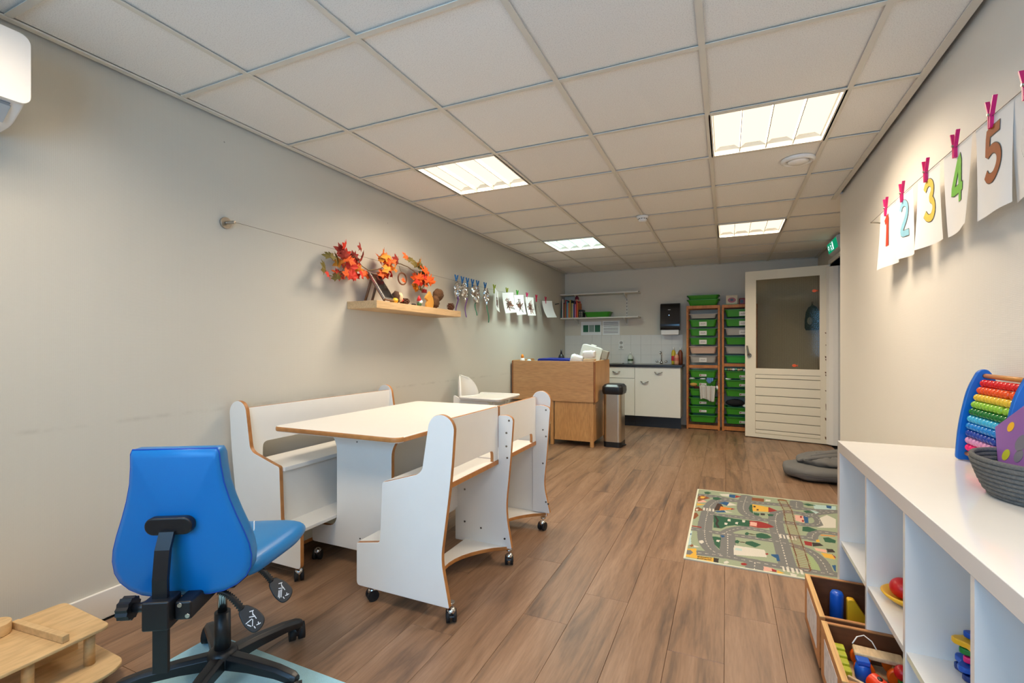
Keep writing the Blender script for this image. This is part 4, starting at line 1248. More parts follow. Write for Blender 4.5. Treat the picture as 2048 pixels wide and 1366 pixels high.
# racks
PINKBIN = mat('pinkish_milky_plastic', (206, 172, 150), .4, var=.06)
LABEL = mat('white_card_label', (236, 232, 224), .7)
INK = mat('dark_ink', (60, 50, 66), .8)
def rack(label, x0, x1, midz):
    t = thing('bin_rack', label, 'rack', ((x0 + x1) / 2, 7.22, 0), group='pine bin racks')
    y0, y1 = 7.075, 7.375
    for x in (x0, x1 - .026):
        for y in (y0, y1 - .04):
            B().box(x, x + .026, y, y + .04, 0, 1.712).build('post', PINE, t, bevel=.003)
        for k in range(13):
            z = 1.635 - k * .1247
            B().box(x + (.026 if x == x0 else -.006), x + (.032 if x == x0 else 0), y0 + .012, y1 - .006, z - .012, z - .006).build('runner', PINE, t)
            B().cyl((x + .013, y0 - .0015, z), (x + .013, y0 + .002, z), .004, n=8).build('peg_hole', DARK, t)
    for z0, z1, y in ((1.67, 1.712, y0 + .003), (.012, .062, y0 + .003), (midz - .02, midz + .02, y0 + .03), (1.67, 1.712, y1 - .037), (.012, .062, y1 - .037)):
        B().box(x0 + .026, x1 - .026, y, y + .022, z0, z1).build('cross_bar', PINE, t)
    B().box(x0 + .026, x1 - .026, y0 + .025, y1 - .037, 1.694, 1.706).build('top_panel', PINE, t)
    return t
R1 = (-.512, -.082); R2 = (-.058, .372)
rack('pine bin rack beside the towel dispenser', *R1, .868)
rack('pine bin rack partly behind the open door', *R2, .895)
def rbin(rack_x, z, m, labelled, text, lx=.0, hgt=.092):
    x0, x1 = rack_x[0] + .030, rack_x[1] - .030
    t = thing('storage_bin', text, 'bin', ((x0 + x1) / 2, 7.2, z - hgt), group='storage bins in the pine racks')
    bin_parts(t, x0, x1, 7.06, 7.36, z - hgt, z, m, .02)
    if labelled:
        xc = (x0 + x1) / 2 + lx
        card = B()
        big = labelled == 2
        w, hh = (.048, .030) if big else (.045, .016)
        zz = z - .055 if big else z - .062
        yy = 7.0752
        R = rot('X', -.14)
        cd = B().obox((xc, yy, zz), (2 * w, .0016, 2 * hh), rot('X', .21)).build('bin_label', LABEL, t)
        g = B()
        P = lambda a, c, o: Vector((xc, yy, zz)) + rot('X', .21) @ Vector((a, -.0012, c))
        xs = [-.6 * w + i * .2 * w for i in range(7)]
        ribbon(g, P, [(a, (.006 if i % 2 else -.006) * (1 if big else .6)) for i, a in enumerate(xs)], .005 if big else .004, 0)
        g.build('label_lettering', INK, cd)
        if not big:
            B().obox((xc - w * .7, yy - .001, zz), (.016, .001, .018), rot('X', .21)).build('label_picture', col('label_pic', (150, 90, 80)), cd)
    return t
zr1 = [1.637, 1.512, 1.387, 1.263, 1.142, 1.016, .811, .687, .556, .432, .317, .192]
d1 = [(CLEAR_BIN, 0, 'milky clear bin'), (GREEN_BIN, 2, 'green bin with large white card'), (GREEN_BIN, 2, 'green bin with large white card'), (GREEN_BIN, 2, 'green bin with large white card'), (PINKBIN, 0, 'pinkish milky bin'), (CLEAR_BIN, 2, 'milky bin with large white card'),
      (GREEN_BIN, 1, 'green bin with narrow card'), (GREEN_BIN, 1, 'green bin with blue cloth over its rim'), (GREEN_BIN, 0, 'green bin with a grey cloth hanging out'), (GREEN_BIN, 1, 'green bin with narrow card'), (GREEN_BIN, 1, 'green bin with narrow card'), (GREEN_BIN, 0, 'green bin without card')]
wordn = ['top', 'second', 'third', 'fourth', 'fifth', 'sixth', 'seventh', 'eighth', 'ninth', 'tenth', 'eleventh', 'lowest']
for i, (z, (m_, lb_, tx)) in enumerate(zip(zr1, d1)):
    if i == 0: rbin(R1, z - .045, m_, lb_, 'milky clear bin set low at the top of the rack beside the dispenser', hgt=.058)
    else: rbin(R1, z, m_, lb_, '%s, %s in the rack beside the dispenser' % (tx, wordn[i]))
zr2 = [1.640, 1.512, 1.390, 1.265, 1.142, 1.019, .808, .690, .564, .321, .195]
d2 = [(GREEN_BIN, 2, 'green bin with large white card'), (GREEN_BIN, 2, 'green bin with large white card'), (CLEAR_BIN, 2, 'milky bin with large white card'), (GREEN_BIN, 0, 'green bin without card'), (CLEAR_BIN, 0, 'milky clear bin without card'), (mat('emerald_plastic', (46, 156, 60), .4), 0, 'emerald green bin without card'),
      (GREEN_BIN, 1, 'green bin heaped with small toys'), (GREEN_BIN, 1, 'green bin with narrow card'), (GREEN_BIN, 1, 'green bin with narrow card'), (GREEN_BIN, 1, 'green bin under the dark cloth'), (GREEN_BIN, 1, 'green bin with narrow card')]
wordn2 = ['top', 'second', 'third', 'fourth', 'fifth', 'sixth', 'seventh', 'eighth', 'ninth', 'tenth', 'lowest']
for i, (z, (m_, lb_, tx)) in enumerate(zip(zr2, d2)):
    rbin(R2, z, m_, lb_, '%s, %s in the rack behind the door' % (tx, wordn2[i]), lx=.045)
# stacked bins and small things on the racks
for k, (z, r_, tx) in enumerate(((1.7135, 0.0, 'lower green bin of the stack on top of the pine rack'), (1.775, .0, 'upper green bin of the stack on top of the pine rack'))):
    t = thing('storage_bin', tx, 'bin', (-.295, 7.22, z), group='green storage bins')
    bin_parts(t, -.51, -.085, 7.075, 7.37, z, z + .078, GREEN_BIN, .03)
pcx = thing('picture_cube', 'small cream card with a red ladybird on top of the rack', 'picture', (.07, 7.15, 1.7125))
B().box(-.005, .135, 7.12, 7.18, 1.7125, 1.84).build('cube', col('cream_card', (222, 204, 176), .7), pcx, bevel=.003)
B().prism([(.065 + .05 * math.cos(t), 1.775 + .034 * math.sin(t)) for t in [2 * math.pi * j / 24 for j in range(24)]], 'y', 7.1185, 7.12).build('printed_oval', col('print_red', (150, 40, 30)), pcx)
B().prism([(.065 + .022 * math.cos(t), 1.778 + .016 * math.sin(t)) for t in [2 * math.pi * j / 16 for j in range(16)]], 'y', 7.1175, 7.1185).build('printed_spot', T_DARK, pcx)
mg = thing('toy_camera', 'dark red toy on top of the rack next to the ladybird card', 'toy', (.20, 7.16, 1.7125))
B().box(.155, .26, 7.13, 7.19, 1.7125, 1.80).build('toy_body', col('dark_red', (138, 30, 30)), mg, bevel=.012)
B().cyl((.185, 7.13, 1.755), (.185, 7.118, 1.755), .022, n=18).build('lens', T_DARK, mg)
tag(B().box(-.03, .13, 7.085, 7.115, 1.7125, 1.722).build('flat_booklet', T_GRN, bevel=.001), 'flat green booklet lying on the rack edge', 'booklet')

# clothes and cuddly toys poking out of the bins
def cloth_drape(name, label, x0, x1, ytop, ztop, zbot, m, seed):
    rnd = random.Random(seed)
    ph = [rnd.uniform(0, 6) for _ in range(4)]
    def f(u, v):
        x = x0 + (x1 - x0) * (u + .08 * v * math.sin(ph[0] + u * 3))
        fold = .010 * math.sin(u * 22 + ph[1]) * (.3 + v) + .006 * math.sin(u * 41 + ph[2])
        if v < .25: return (x, ytop + .06 - v * .26, ztop - .006 + .02 * math.sin(v * 12.5 / 2) + fold * .4)
        q = (v - .25) / .75
        return (x, ytop - .005 - .012 * q + fold - .008, ztop + .008 - (ztop - zbot + .02 * math.sin(u * 5 + ph[3])) * q)
    o = B().grid(f, 36, 20).build(name, m, solid=.005)
    tag(o, label, 'cloth')
cloth_drape('grey_cloth', 'light grey striped cloth hanging out of the ninth bin', -.345, -.135, 7.046, .592, .405, mat('light_grey_jersey', (196, 190, 180), .9, var=.08, scale=50), 3)
cloth_drape('blue_cloth', 'small light blue cloth corner over the eighth bin rim', -.245, -.165, 7.048, .702, .655, mat('light_blue_cotton', (104, 146, 196), .9), 5)
tag(B().ell((-.415, 7.12, .618), (.055, .06, .034), 16, 10, jit=.06).build('plush_toy', mat('golden_plush', (196, 152, 74), .95, var=.3, scale=40, bump=.6, bscale=160)), 'golden plush toy poking out of the ninth bin', 'plush toy')
tag(B().ell((-.36, 7.12, .575), (.06, .05, .030), 16, 10, jit=.10).build('dark_garment', mat('dark_red_cloth', (74, 30, 28), .95)), 'dark red garment lying in the ninth bin', 'cloth')
tag(B().ell((.105, 7.16, .380), (.115, .08, .050), 20, 12, jit=.07).build('dark_cloth_heap', mat('black_cloth', (26, 25, 27), .95)), 'dark cloth heap on the tenth bin behind the door', 'cloth')
tag(B().ell((.24, 7.13, .345), (.045, .045, .022), 16, 8, jit=.12).build('white_cloth', PAPER), 'white cloth beside the dark heap in the rack', 'cloth')
rr = random.Random(11)
for i in range(9):
    m_ = [col('bits_teal', (120, 190, 160)), T_WOOD, col('bits_beige', (196, 170, 130)), PAPER][i % 4]
    tag(B().ell((-.01 + i * .032, 7.11 + rr.uniform(0, .05), .826 + rr.uniform(0, .012)), (.022, .02, .016), 10, 7, jit=.1).build('small_toy', m_), 'small %s toy, %s from the left in the heap behind the door' % (['mint', 'wooden', 'beige', 'white'][i % 4], ordn[i]), 'toy', 'heap of small toys on the bin')
for i, (x, z) in enumerate(((-.44, .700), (-.30, .698), (.02, .704), (.20, .708))):
    tag(B().ell((x, 7.12, z), (.04, .03, .012), 12, 8, jit=.1).build('sock', PAPER), ['white sock at the left of the eighth bin beside the dispenser', 'white sock at the middle of the eighth bin beside the dispenser', 'white sock at the left of the eighth bin behind the door', 'white sock near the door edge in the eighth bin'][i], 'sock')
tag(B().ell((-.115, 7.10, .580), (.022, .03, .03), 12, 8, jit=.12).build('white_sock', PAPER), 'crumpled white sock at the right end of the ninth bin', 'sock')

# bag hanging behind the glass door
bg_ = thing('hanging_bag', 'dark green backpack hanging behind the glass door', 'bag', (1.03, 7.34, 1.35))
GRNB = mat('dark_green_nylon', (24, 66, 58), .6, var=.3, scale=60)
B().lathe([(.085, 0), (.10, .03), (.098, .14), (.085, .24), (.055, .30), (.02, .325)], (1.03, 7.33, 1.36), 20, sx=.9, sy=.6).build('bag_body', GRNB, bg_)
B().tube([(1.02, 7.35, 1.68), (1.03, 7.37, 1.72), (1.04, 7.35, 1.68)], .006, 8).build('bag_loop', GRNB, bg_)
B().ell((.99, 7.275, 1.48), (.03, .02, .05), 10, 7).build('bag_pocket', col('grey_pocket', (140, 150, 140), .7), bg_)
tag(B().cyl((1.03, 7.398, 1.725), (1.03, 7.35, 1.725), .008, n=10).ell((1.03, 7.348, 1.725), (.012, .012, .012), 10, 7).build('coat_hook', STEEL), 'steel coat hook on the far wall behind the door', 'hook')

# ================================================================== changing table
ct = thing('changing_table', 'beech changing table with high sides against the grey wall', 'changing table', (-1.86, 5.62, 0))
cx0, cx1, cy0, cy1, cz = -2.372, -1.345, 5.262, 5.98, .976
EDGEB = wood('beech_edge', (168, 108, 56), (140, 84, 40), (8, 8, 3), .45)
b = B().box(cx0 + .02, cx1 - .02, cy0, cy0 + .018, .512, cz).build('front_apron', BEECH, ct, bevel=.002)
for x in (cx0, cx1 - .020):
    B().box(x, x + .020, cy0 - .001, cy0 + .022, .512, cz).build('corner_strip', EDGEB, ct, bevel=.006)
SIDEW = wood('beech_side_panel', (216, 168, 110), (200, 148, 92), (20, 20, 3), .45, lo=.2, hi=.8)
for x in (cx0, cx1 - .018):
    B().prism(roundpoly([(cy0 + .022, .512), (cy1, .512), (cy1, cz + .012), (cy0 + .022, cz + .004)], [0, .01, .05, .0], 5), 'x', x, x + .018).build('side_panel', SIDEW, ct, bevel=.003)
B().box(cx0 + .018, cx1 - .018, cy0 + .018, cy1, .86, .878).build('changing_deck', BEECH, ct)
B().box(cx0 + .018, cx1 - .018, cy1 - .018, cy1, .512, .90).build('rear_panel', BEECH, ct)
lx0, lx1 = -1.885, -1.372
B().box(lx0 + .05, lx1 - .038, cy0 + .03, cy0 + .048, .062, .512).build('lower_front', SIDEW, ct)
for x in (lx0, lx1 - .038):
    B().box(x, x + .038, cy0 + .022, cy0 + .060, .0, .512).build('leg', SIDEW, ct, bevel=.003)
    B().box(x, x + .038, cy1 - .06, cy1 - .022, .0, .512).build('leg', SIDEW, ct, bevel=.003)
B().box(lx1 - .018, lx1, cy0 + .06, cy1 - .06, .062, .512).build('lower_side', SIDEW, ct)
B().box(lx0, lx0 + .018, cy0 + .06, cy1 - .06, .062, .512).build('lower_side', SIDEW, ct)
B().box(lx0 + .02, lx1 - .02, cy0 + .05, cy1 - .03, .062, .08).build('lower_floor', SIDEW, ct)
cm = .8785
mt_ = B().prism(roundpoly([(-2.14, cm), (-1.68, cm), (-1.70, cm + .118), (-2.10, cm + .122)], .02, 4), 'y', 5.44, 5.86).build('changing_mat', mat('royal_blue_vinyl', (22, 42, 138), .35), bevel=.01)
tag(mt_, 'royal blue padded mat on the changing table', 'mat')
bottle('lotion_bottle', 'white bottle with orange cap on the changing table', 'bottle', -2.29, 5.40, cm, [(.026, 0), (.030, .01), (.030, .10), (.022, .125)], WHITE_PL, [(.018, .125), (.018, .15), (.008, .172)], capm=col('orange_cap', (236, 140, 30)))
tag(B().ell((-2.215, 5.43, cm + .056), (.04, .04, .055), 14, 9, jit=.08).build('wipe_ball', col('pale_blue_wipe', (196, 216, 222), .8)), 'crumpled pale blue wipe beside the orange-capped bottle', 'wipe')
sp = bottle('spray_bottle', 'black pump bottle behind the changing table', 'bottle', -1.955, 5.90, cm, [(.038, 0), (.040, .02), (.040, .12), (.030, .155), (.014, .172)], BLACK_PL, [(.014, .172), (.010, .20), (.008, .228)], capm=BLACK_PL)
# packs of wipes and paper towels heaped at the corner
def pack(label, c, s, R, seed):
    t = thing('towel_pack', label, 'pack', c, local=True, group='white towel packs on the changing table')
    rnd = random.Random(seed)
    o = B().ell((0, 0, 0), s, 14, 9, R=R, jit=.10, pw=.40).build('pack_body', PAPER, t)
    p = [R @ Vector((a, -s[1] * .6, s[2] * (.85 + .25 * rnd.random()))) for a in np.linspace(-s[0] * .8, s[0] * .8, 7)]
    q = [R @ Vector((a, s[1] * .5, s[2] * .7)) for a in np.linspace(-s[0] * .8, s[0] * .8, 7)]
    B().add(p + q, [[i, i + 1, 8 + i, 7 + i] for i in range(6)], 0, True).build('loose_sheet', PAPER, t, solid=.002)
BEIGE = col('beige_pack', (222, 192, 152), .7)
pack('white crumpled towel pack at the left of the heap', (-1.585, 5.36, cm + .118), (.075, .055, .052), rotz(.3) @ rot('Y', .35), 1)
pack('white towel pack on top of the heap', (-1.44, 5.365, cm + .176), (.072, .052, .042), rotz(-.1) @ rot('Y', -.05), 2)
t = thing('wipes_box', 'beige wipes box under the white towel packs', 'box', (-1.43, 5.37, cm))
B().box(-1.50, -1.372, 5.315, 5.42, cm + .0005, cm + .125).build('box_body', BEIGE, t, bevel=.006)
B().box(-1.47, -1.44, 5.3142, 5.315, cm + .07, cm + .082).build('box_print', col('print_brown', (150, 90, 60)), t)
tag(B().box(-1.62, -1.505, 5.32, 5.41, cm + .0005, cm + .055).build('folded_towel', PAPER, bevel=.012), 'folded white towel under the heap on the changing table', 'towel')
# tilted white plastic case behind the heap
cs = thing('white_case', 'tilted white plastic case standing behind the towel heap', 'case', (-1.49, 5.70, cm), local=True)
Rc = rot('Y', .27)
zb = .145
B().prism(rrect(-.155, .105, -.13, .125, .04, 5), 'y', -.03, .05, fn=lambda x, z, t_: Vector((0, t_, zb)) + Rc @ Vector((x, 0, z))).build('case_body', col('grey_white_plastic', (206, 206, 196), .4), cs, bevel=.008)
B().obox(Vector((0, .01, zb)) + Rc @ Vector((.145, 0, .06)), (.07, .075, .10), Rc).build('case_end_box', col('grey_brown_plastic', (150, 140, 124), .5), cs, bevel=.006)
B().obox(Vector((0, .01, zb)) + Rc @ Vector((-.02, 0, .132)), (.07, .03, .016), Rc).build('case_latch', col('grey_white_plastic', (206, 206, 196), .4), cs, bevel=.004)

# ================================================================== pedal bin
pb_ = thing('pedal_bin', 'slim stainless pedal bin with black lid beside the changing table', 'bin', (-1.185, 5.52, 0))
bx0, bx1, by0, by1 = -1.285, -1.085, 5.40, 5.66
def loft(secs, n=5):
    rings = [rrect(x0, x1, y0, y1, r, n) for x0, x1, y0, y1, r, z in secs]
    k = len(rings[0]); vs = []
    for (x0, x1, y0, y1, r, z), rg in zip(secs, rings): vs += [(a, c, z) for a, c in rg]
    fs = [[i * k + j, i * k + (j + 1) % k, (i + 1) * k + (j + 1) % k, (i + 1) * k + j] for i in range(len(secs) - 1) for j in range(k)]
    fs += [list(range(k))[::-1], [(len(secs) - 1) * k + j for j in range(k)]]
    return vs, fs
vs, fs = loft([(bx0, bx1, by0, by1, .04, .058), (bx0, bx1, by0, by1, .04, .60)], 7)
B().add(vs, fs).build('bin_body', mat('warm_brushed_steel', (196, 186, 170), .30, 1.0, var=.05), pb_, bevel=.002, angle=60)
vs, fs = loft([(bx0 - .004, bx1 + .004, by0 - .004, by1 + .004, .044, 0), (bx0 - .004, bx1 + .004, by0 - .004, by1 + .004, .044, .06)], 7)
B().add(vs, fs).build('bin_base', BLACK_PL, pb_)
vs, fs = loft([(bx0 - .012, bx1 + .012, by0 - .014, by1 + .012, .05, .60), (bx0 - .022, bx1 + .022, by0 - .026, by1 + .016, .056, .64), (bx0 - .018, bx1 + .018, by0 - .022, by1 + .014, .054, .685), (bx0 + .006, bx1 - .006, by0 + .004, by1 - .006, .045, .712)], 7)
B().add(vs, fs, 0, False).build('bin_lid', BLACK_PL, pb_, bevel=.004)
B().prism(roundpoly([(bx1 - .05, by0 - .002), (bx1 + .035, by0 + .06), (bx1 + .045, by0 + .10), (bx1, by0 + .10)], .015, 4), 'z', .018, .034).build('pedal', BLACK_PL, pb_, bevel=.004)

# ================================================================== floating shelf and its ornaments
fs_ = tag(B().box(XL, -2.132, 2.534, 3.64, 1.402, 1.453).build('floating_shelf', wood('shelf_birch', (222, 190, 146), (206, 170, 122), (24, 2.2, 24), .5, lo=.2, hi=.8), bevel=.0015), 'pale birch floating shelf on the grey wall', 'shelf')
SZ = 1.4535
# easel: framed picture leaning back towards the wall, facing the room
ez = thing('photo_easel', 'wooden easel holding a dark framed picture on the floating shelf', 'easel', (-2.24, 2.70, SZ))
DKW = wood('dark_easel_wood', (150, 112, 82), (112, 78, 54), (20, 20, 3), .5)
eb = Vector((-2.175, 2.725, SZ + .004)); eu = Vector((.18, -.98, 0)).normalized()
ed = (Vector((-.135, -.02, .205))).normalized(); en = eu.cross(ed).normalized()
if en.x < 0: en = -en
def slab(a0, a1, l0, l1, t0, t1, m, name, par):
    vs = [eb + eu * a + ed * l + en * t_ for a in (a0, a1) for l in (l0, l1) for t_ in (t0, t1)]
    return B().add(vs, [(0, 1, 3, 2), (4, 6, 7, 5), (0, 4, 5, 1), (2, 3, 7, 6), (0, 2, 6, 4), (1, 5, 7, 3)]).build(name, m, par, bevel=.0015)
fr_ = slab(-.075, .075, .014, .245, .0, .014, mat('silver_frame', (176, 172, 166), .25, .8), 'frame', ez)
slab(-.062, .062, .028, .232, .014, .0155, mat('dark_screen', (22, 22, 24), .15), 'picture', fr_)
for a in (-.05, .05):
    B().tube([eb + eu * a + ed * .012 - en * .009, eb + eu * a + ed * .265 - en * .009], .008, 8).build('front_leg', DKW, ez)
    B().tube([eb + eu * a * .8 + ed * .20 - en * .018, Vector((-2.345, 2.70, SZ + .013)) + eu * a * .9], .009, 8).build('rear_leg', DKW, ez)
B().tube([eb + eu * -.07 + ed * .010 + en * .008, eb + eu * .07 + ed * .010 + en * .008], .007, 8).build('ledge', DKW, ez)
# hedgehog
hg = thing('hedgehog_figure', 'hedgehog figurine with scarf beside the framed tablet', 'figurine', (-2.20, 2.835, SZ))
B().ell((-2.20, 2.825, SZ + .048), (.030, .030, .046), 14, 10, jit=.14).build('spiny_back', mat('hedgehog_brown', (74, 48, 32), .9, var=.5, scale=90), hg)
B().ell((-2.185, 2.855, SZ + .050), (.022, .020, .036), 14, 10).build('belly', col('cream_fur', (222, 190, 150), .9), hg)
B().ell((-2.18, 2.872, SZ + .030), (.012, .010, .010), 10, 7).build('scarf', T_RED, hg)
tag(B().ell((-2.19, 2.795, SZ + .021), (.030, .024, .020), 12, 8, jit=.12).build('yellow_leaf_heap', T_YEL), 'small yellow leaf heap at the foot of the frame', 'leaves')
def cone(label, x, y, r, h_):
    t = thing('pine_cone', label, 'pine cone', (x, y, SZ), local=True, group='pine cones on the shelf')
    PC = mat('cone_brown', (98, 60, 38), .8, var=.3, scale=70)
    B().ell((0, 0, h_ * .5), (r * .6, r * .6, h_ * .5), 12, 8).build('cone_core', PC, t)
    b = B()
    for i in range(6):
        rr_ = r * math.sin(math.pi * (i + .8) / 7) ** .7
        for j in range(8):
            a = 2 * math.pi * (j + .5 * (i % 2)) / 8
            p = Vector((rr_ * math.cos(a), rr_ * math.sin(a), h_ * (i + .6) / 6.2))
            b.obox(p, (r * .42, r * .5, r * .14), rotz(a) @ rot('Y', -.5))
    o = b.build('cone_scales', PC, t); o['kind'] = 'stuff'
cone('squat pine cone beside the hedgehog figurine', -2.20, 2.925, .034, .048)
cone('upright pine cone at the far end of the shelf', -2.19, 3.565, .030, .066)
lbg = thing('ladybird_figure', 'tiny dark ladybird lying on the shelf middle', 'figurine', (-2.185, 3.02, SZ))
B().ell((-2.185, 3.02, SZ + .010), (.018, .022, .010), 12, 8).build('shell', T_DARK, lbg)
B().ell((-2.185, 3.043, SZ + .008), (.008, .008, .007), 10, 6).build('head', T_RED, lbg)
gn = thing('gnome_figure', 'little gnome with red hat on the floating shelf', 'figurine', (-2.19, 3.10, SZ))
B().ell((-2.19, 3.10, SZ + .020), (.020, .020, .020), 12, 8).build('gnome_body', col('gnome_green', (60, 104, 60)), gn)
B().ell((-2.18, 3.105, SZ + .038), (.016, .018, .016), 12, 8).build('beard', PAPER, gn)
B().lathe([(.020, 0), (.013, .022), (0, .045)], (-2.19, 3.098, SZ + .046), 14).build('hat', T_RED, gn)
sq = thing('squirrel_figure', 'flat wooden squirrel with bushy brown tail on the shelf', 'figurine', (-2.21, 3.34, SZ))
prf = roundpoly([(3.215, SZ), (3.30, SZ), (3.315, SZ + .05), (3.30, SZ + .09), (3.27, SZ + .125), (3.258, SZ + .142), (3.245, SZ + .12), (3.21, SZ + .095), (3.20, SZ + .075), (3.235, SZ + .06), (3.21, SZ + .03)], .012, 3)
B().prism(prf, 'x', -2.215, -2.195).build('wooden_body', col('ochre_wood', (206, 150, 66), .5), sq, bevel=.003)
TAIL = mat('bushy_brown', (92, 62, 36), .95, var=.5, scale=60, bump=.9, bscale=120)
B().ell((-2.21, 3.355, SZ + .062), (.035, .042, .056), 16, 12, jit=.10).ell((-2.21, 3.40, SZ + .125), (.038, .060, .050), 16, 12, jit=.10).build('bushy_tail', TAIL, sq)

# ================================================================== clothes line on the left wall
ln = thing('clothes_line', 'thin wire strung along the grey wall from a metal rosette', 'wire', (-2.33, 4.2, 1.78))
ros = B().cyl((XL, 1.656, 1.787), (XL + .012, 1.656, 1.787), .030, n=28).cyl((XL + .012, 1.656, 1.787), (XL + .062, 1.668, 1.787), .009, n=12).build('rosette', STEEL, ln, bevel=.002)
WX = -2.328
def wire_z(y): return 1.787 - .030 * math.sin(math.pi * (y - 1.668) / 5.25) * (1 if y < 4.2 else 1) + .012 * (y - 1.668) / 5.25
B().tube([(WX, 1.668 + i * 5.25 / 60, wire_z(1.668 + i * 5.25 / 60)) for i in range(61)], .0011, 5).build('wire', mat('wire_grey', (120, 108, 92), .4, .8), ln)
B().cyl((XL, 6.915, 1.79), (WX, 6.918, wire_z(6.918)), .006, n=8).build('end_hook', BLACK_PL, ln)

# garland
def leaf_mesh(seed, mats):
    rnd = random.Random(seed)
    pts = []
    lobes = [(-1.57, .15), (-2.35, .68), (-2.75, .52), (2.95, .95), (2.70, .74), (2.45, .56), (2.10, .98), (1.92, .76), (1.78, .62), (1.57, 1.12), (1.36, .62), (1.22, .76), (1.04, .98), (.69, .56), (.44, .74), (.19, .95), (-.39, .52), (-.79, .68)]
    for a, r in lobes: pts.append((r * math.cos(a), r * math.sin(a)))
    n = len(pts)
    vs = [(0, 0, .06)] + [(x, y, -.22 * (x * x + y * y) + rnd.uniform(-.08, .08)) for x, y in pts]
    me = bpy.data.meshes.new('leaf')
    me.from_pydata(vs, [], [[0, 1 + i, 1 + (i + 1) % n] for i in range(n)])
    me.materials.append(mats)
    return me
LC = [(206, 44, 18), (230, 92, 20), (238, 144, 36), (120, 104, 44), (150, 40, 24), (222, 116, 30)]
LM = [leaf_mesh(i, mat('autumn_leaf_%d' % i, c, .7, var=.35, scale=25)) for i, c in enumerate(LC)]
gl = thing('autumn_garland', 'garland of red and orange maple leaves above the floating shelf', 'garland', (-2.30, 2.75, 1.72))
org = ORG[gl.name]
rnd = random.Random(4)
def leaf(y, z, s, c, x=None):
    o = bpy.data.objects.new('leaf', LM[c]); COL.objects.link(o); o.parent = gl
    o.location = Vector(((x if x is not None else rnd.uniform(-2.335, -2.25)), y, z)) - org
    o.rotation_euler = Euler((rnd.uniform(.9, 2.1), rnd.uniform(-.5, .5), math.pi / 2 + rnd.uniform(-.8, .8)))
    sc_ = s * rnd.uniform(.85, 1.15); o.scale = (sc_, sc_, sc_)
spots = []
for y, z, dy, dz, n_, cs_ in ((2.47, 1.78, .09, .05, 9, (0, 0, 4, 1)), (2.46, 1.70, .08, .05, 8, (1, 2, 0, 3)), (2.42, 1.63, .07, .03, 6, (1, 0, 4)), (2.55, 1.635, .06, .02, 4, (0, 1)),
                              (2.78, 1.80, .04, .03, 5, (2, 5)), (2.86, 1.73, .06, .05, 7, (2, 5, 1)), (2.80, 1.67, .05, .02, 4, (0, 1)), (2.95, 1.80, .02, .02, 2, (4,)), (3.08, 1.825, .05, .01, 2, (3, 1)),
                              (3.25, 1.79, .05, .03, 5, (1, 2, 3)), (3.34, 1.76, .04, .04, 5, (1, 3, 0)), (3.33, 1.69, .04, .03, 5, (1, 0)), (3.22, 1.68, .04, .03, 4, (1, 0)), (3.23, 1.62, .04, .02, 4, (3, 2))):
    for i in range(n_): spots.append((y + rnd.uniform(-dy, dy), z + rnd.uniform(-dz, dz), rnd.uniform(.046, .066), rnd.choice(cs_)))
for y, z, s, c in spots: leaf(y, z, s, c)
for y, z, s, c in ((2.29, 1.715, .062, 3), (2.25, 1.625, .062, 3), (2.28, 1.59, .052, 0), (2.35, 1.585, .04, 3), (2.62, 1.64, .052, 1)): leaf(y, z, s, c, -2.30)
VINE = mat('vine_brown', (116, 92, 52), .8)
B().tube([(-2.31, 2.27, 1.60), (-2.30, 2.33, 1.59), (-2.31, 2.40, 1.63), (-2.30, 2.45, 1.72), (-2.31, 2.52, 1.76), (-2.30, 2.58, 1.70), (-2.31, 2.66, 1.68), (-2.31, 2.78, 1.71), (-2.31, 2.90, 1.77), (-2.31, 3.02, 1.785), (-2.31, 3.12, 1.775), (-2.31, 3.22, 1.745), (-2.30, 3.30, 1.72), (-2.30, 3.33, 1.66), (-2.30, 3.28, 1.60)], .0032, 6).build('vine', VINE, gl)
# little ring wreath hung from the line
wr = thing('ring_wreath', 'small ring ornament with a leaf hanging below the wire', 'ornament', (-2.31, 3.04, 1.62))
B().tube([(-2.31, 3.045 + .052 * math.cos(t), 1.672 + .045 * math.sin(t)) for t in [2 * math.pi * j / 24 for j in range(24)]], .006, 8, closed=True).build('ring', mat('mottled_ring', (110, 70, 46), .7, var=.8, scale=60), wr)
o = bpy.data.objects.new('leaf', LM[1]); COL.objects.link(o); o.parent = wr
o.location = Vector((-2.305, 3.06, 1.655)) - ORG[wr.name]; o.rotation_euler = (1.4, .2, 1.5); o.scale = (.032, .032, .032)
B().tube([(-2.31, 3.035, 1.718), (-2.322, 3.03, 1.745), (WX, 3.03, wire_z(3.03))], .0016, 6).build('hanger', VINE, wr)
hgr = thing('acorn_ornament', 'tiny dark red box ornament hanging above the squirrel', 'ornament', (-2.30, 3.33, 1.56))
B().box(-2.315, -2.285, 3.305, 3.345, 1.59, 1.62).build('box', col('dark_red', (138, 30, 30)), hgr, bevel=.003)
B().tube([(-2.30, 3.325, 1.62), (-2.31, 3.33, 1.70), (WX, 3.33, wire_z(3.33))], .0014, 6).build('string', VINE, hgr)

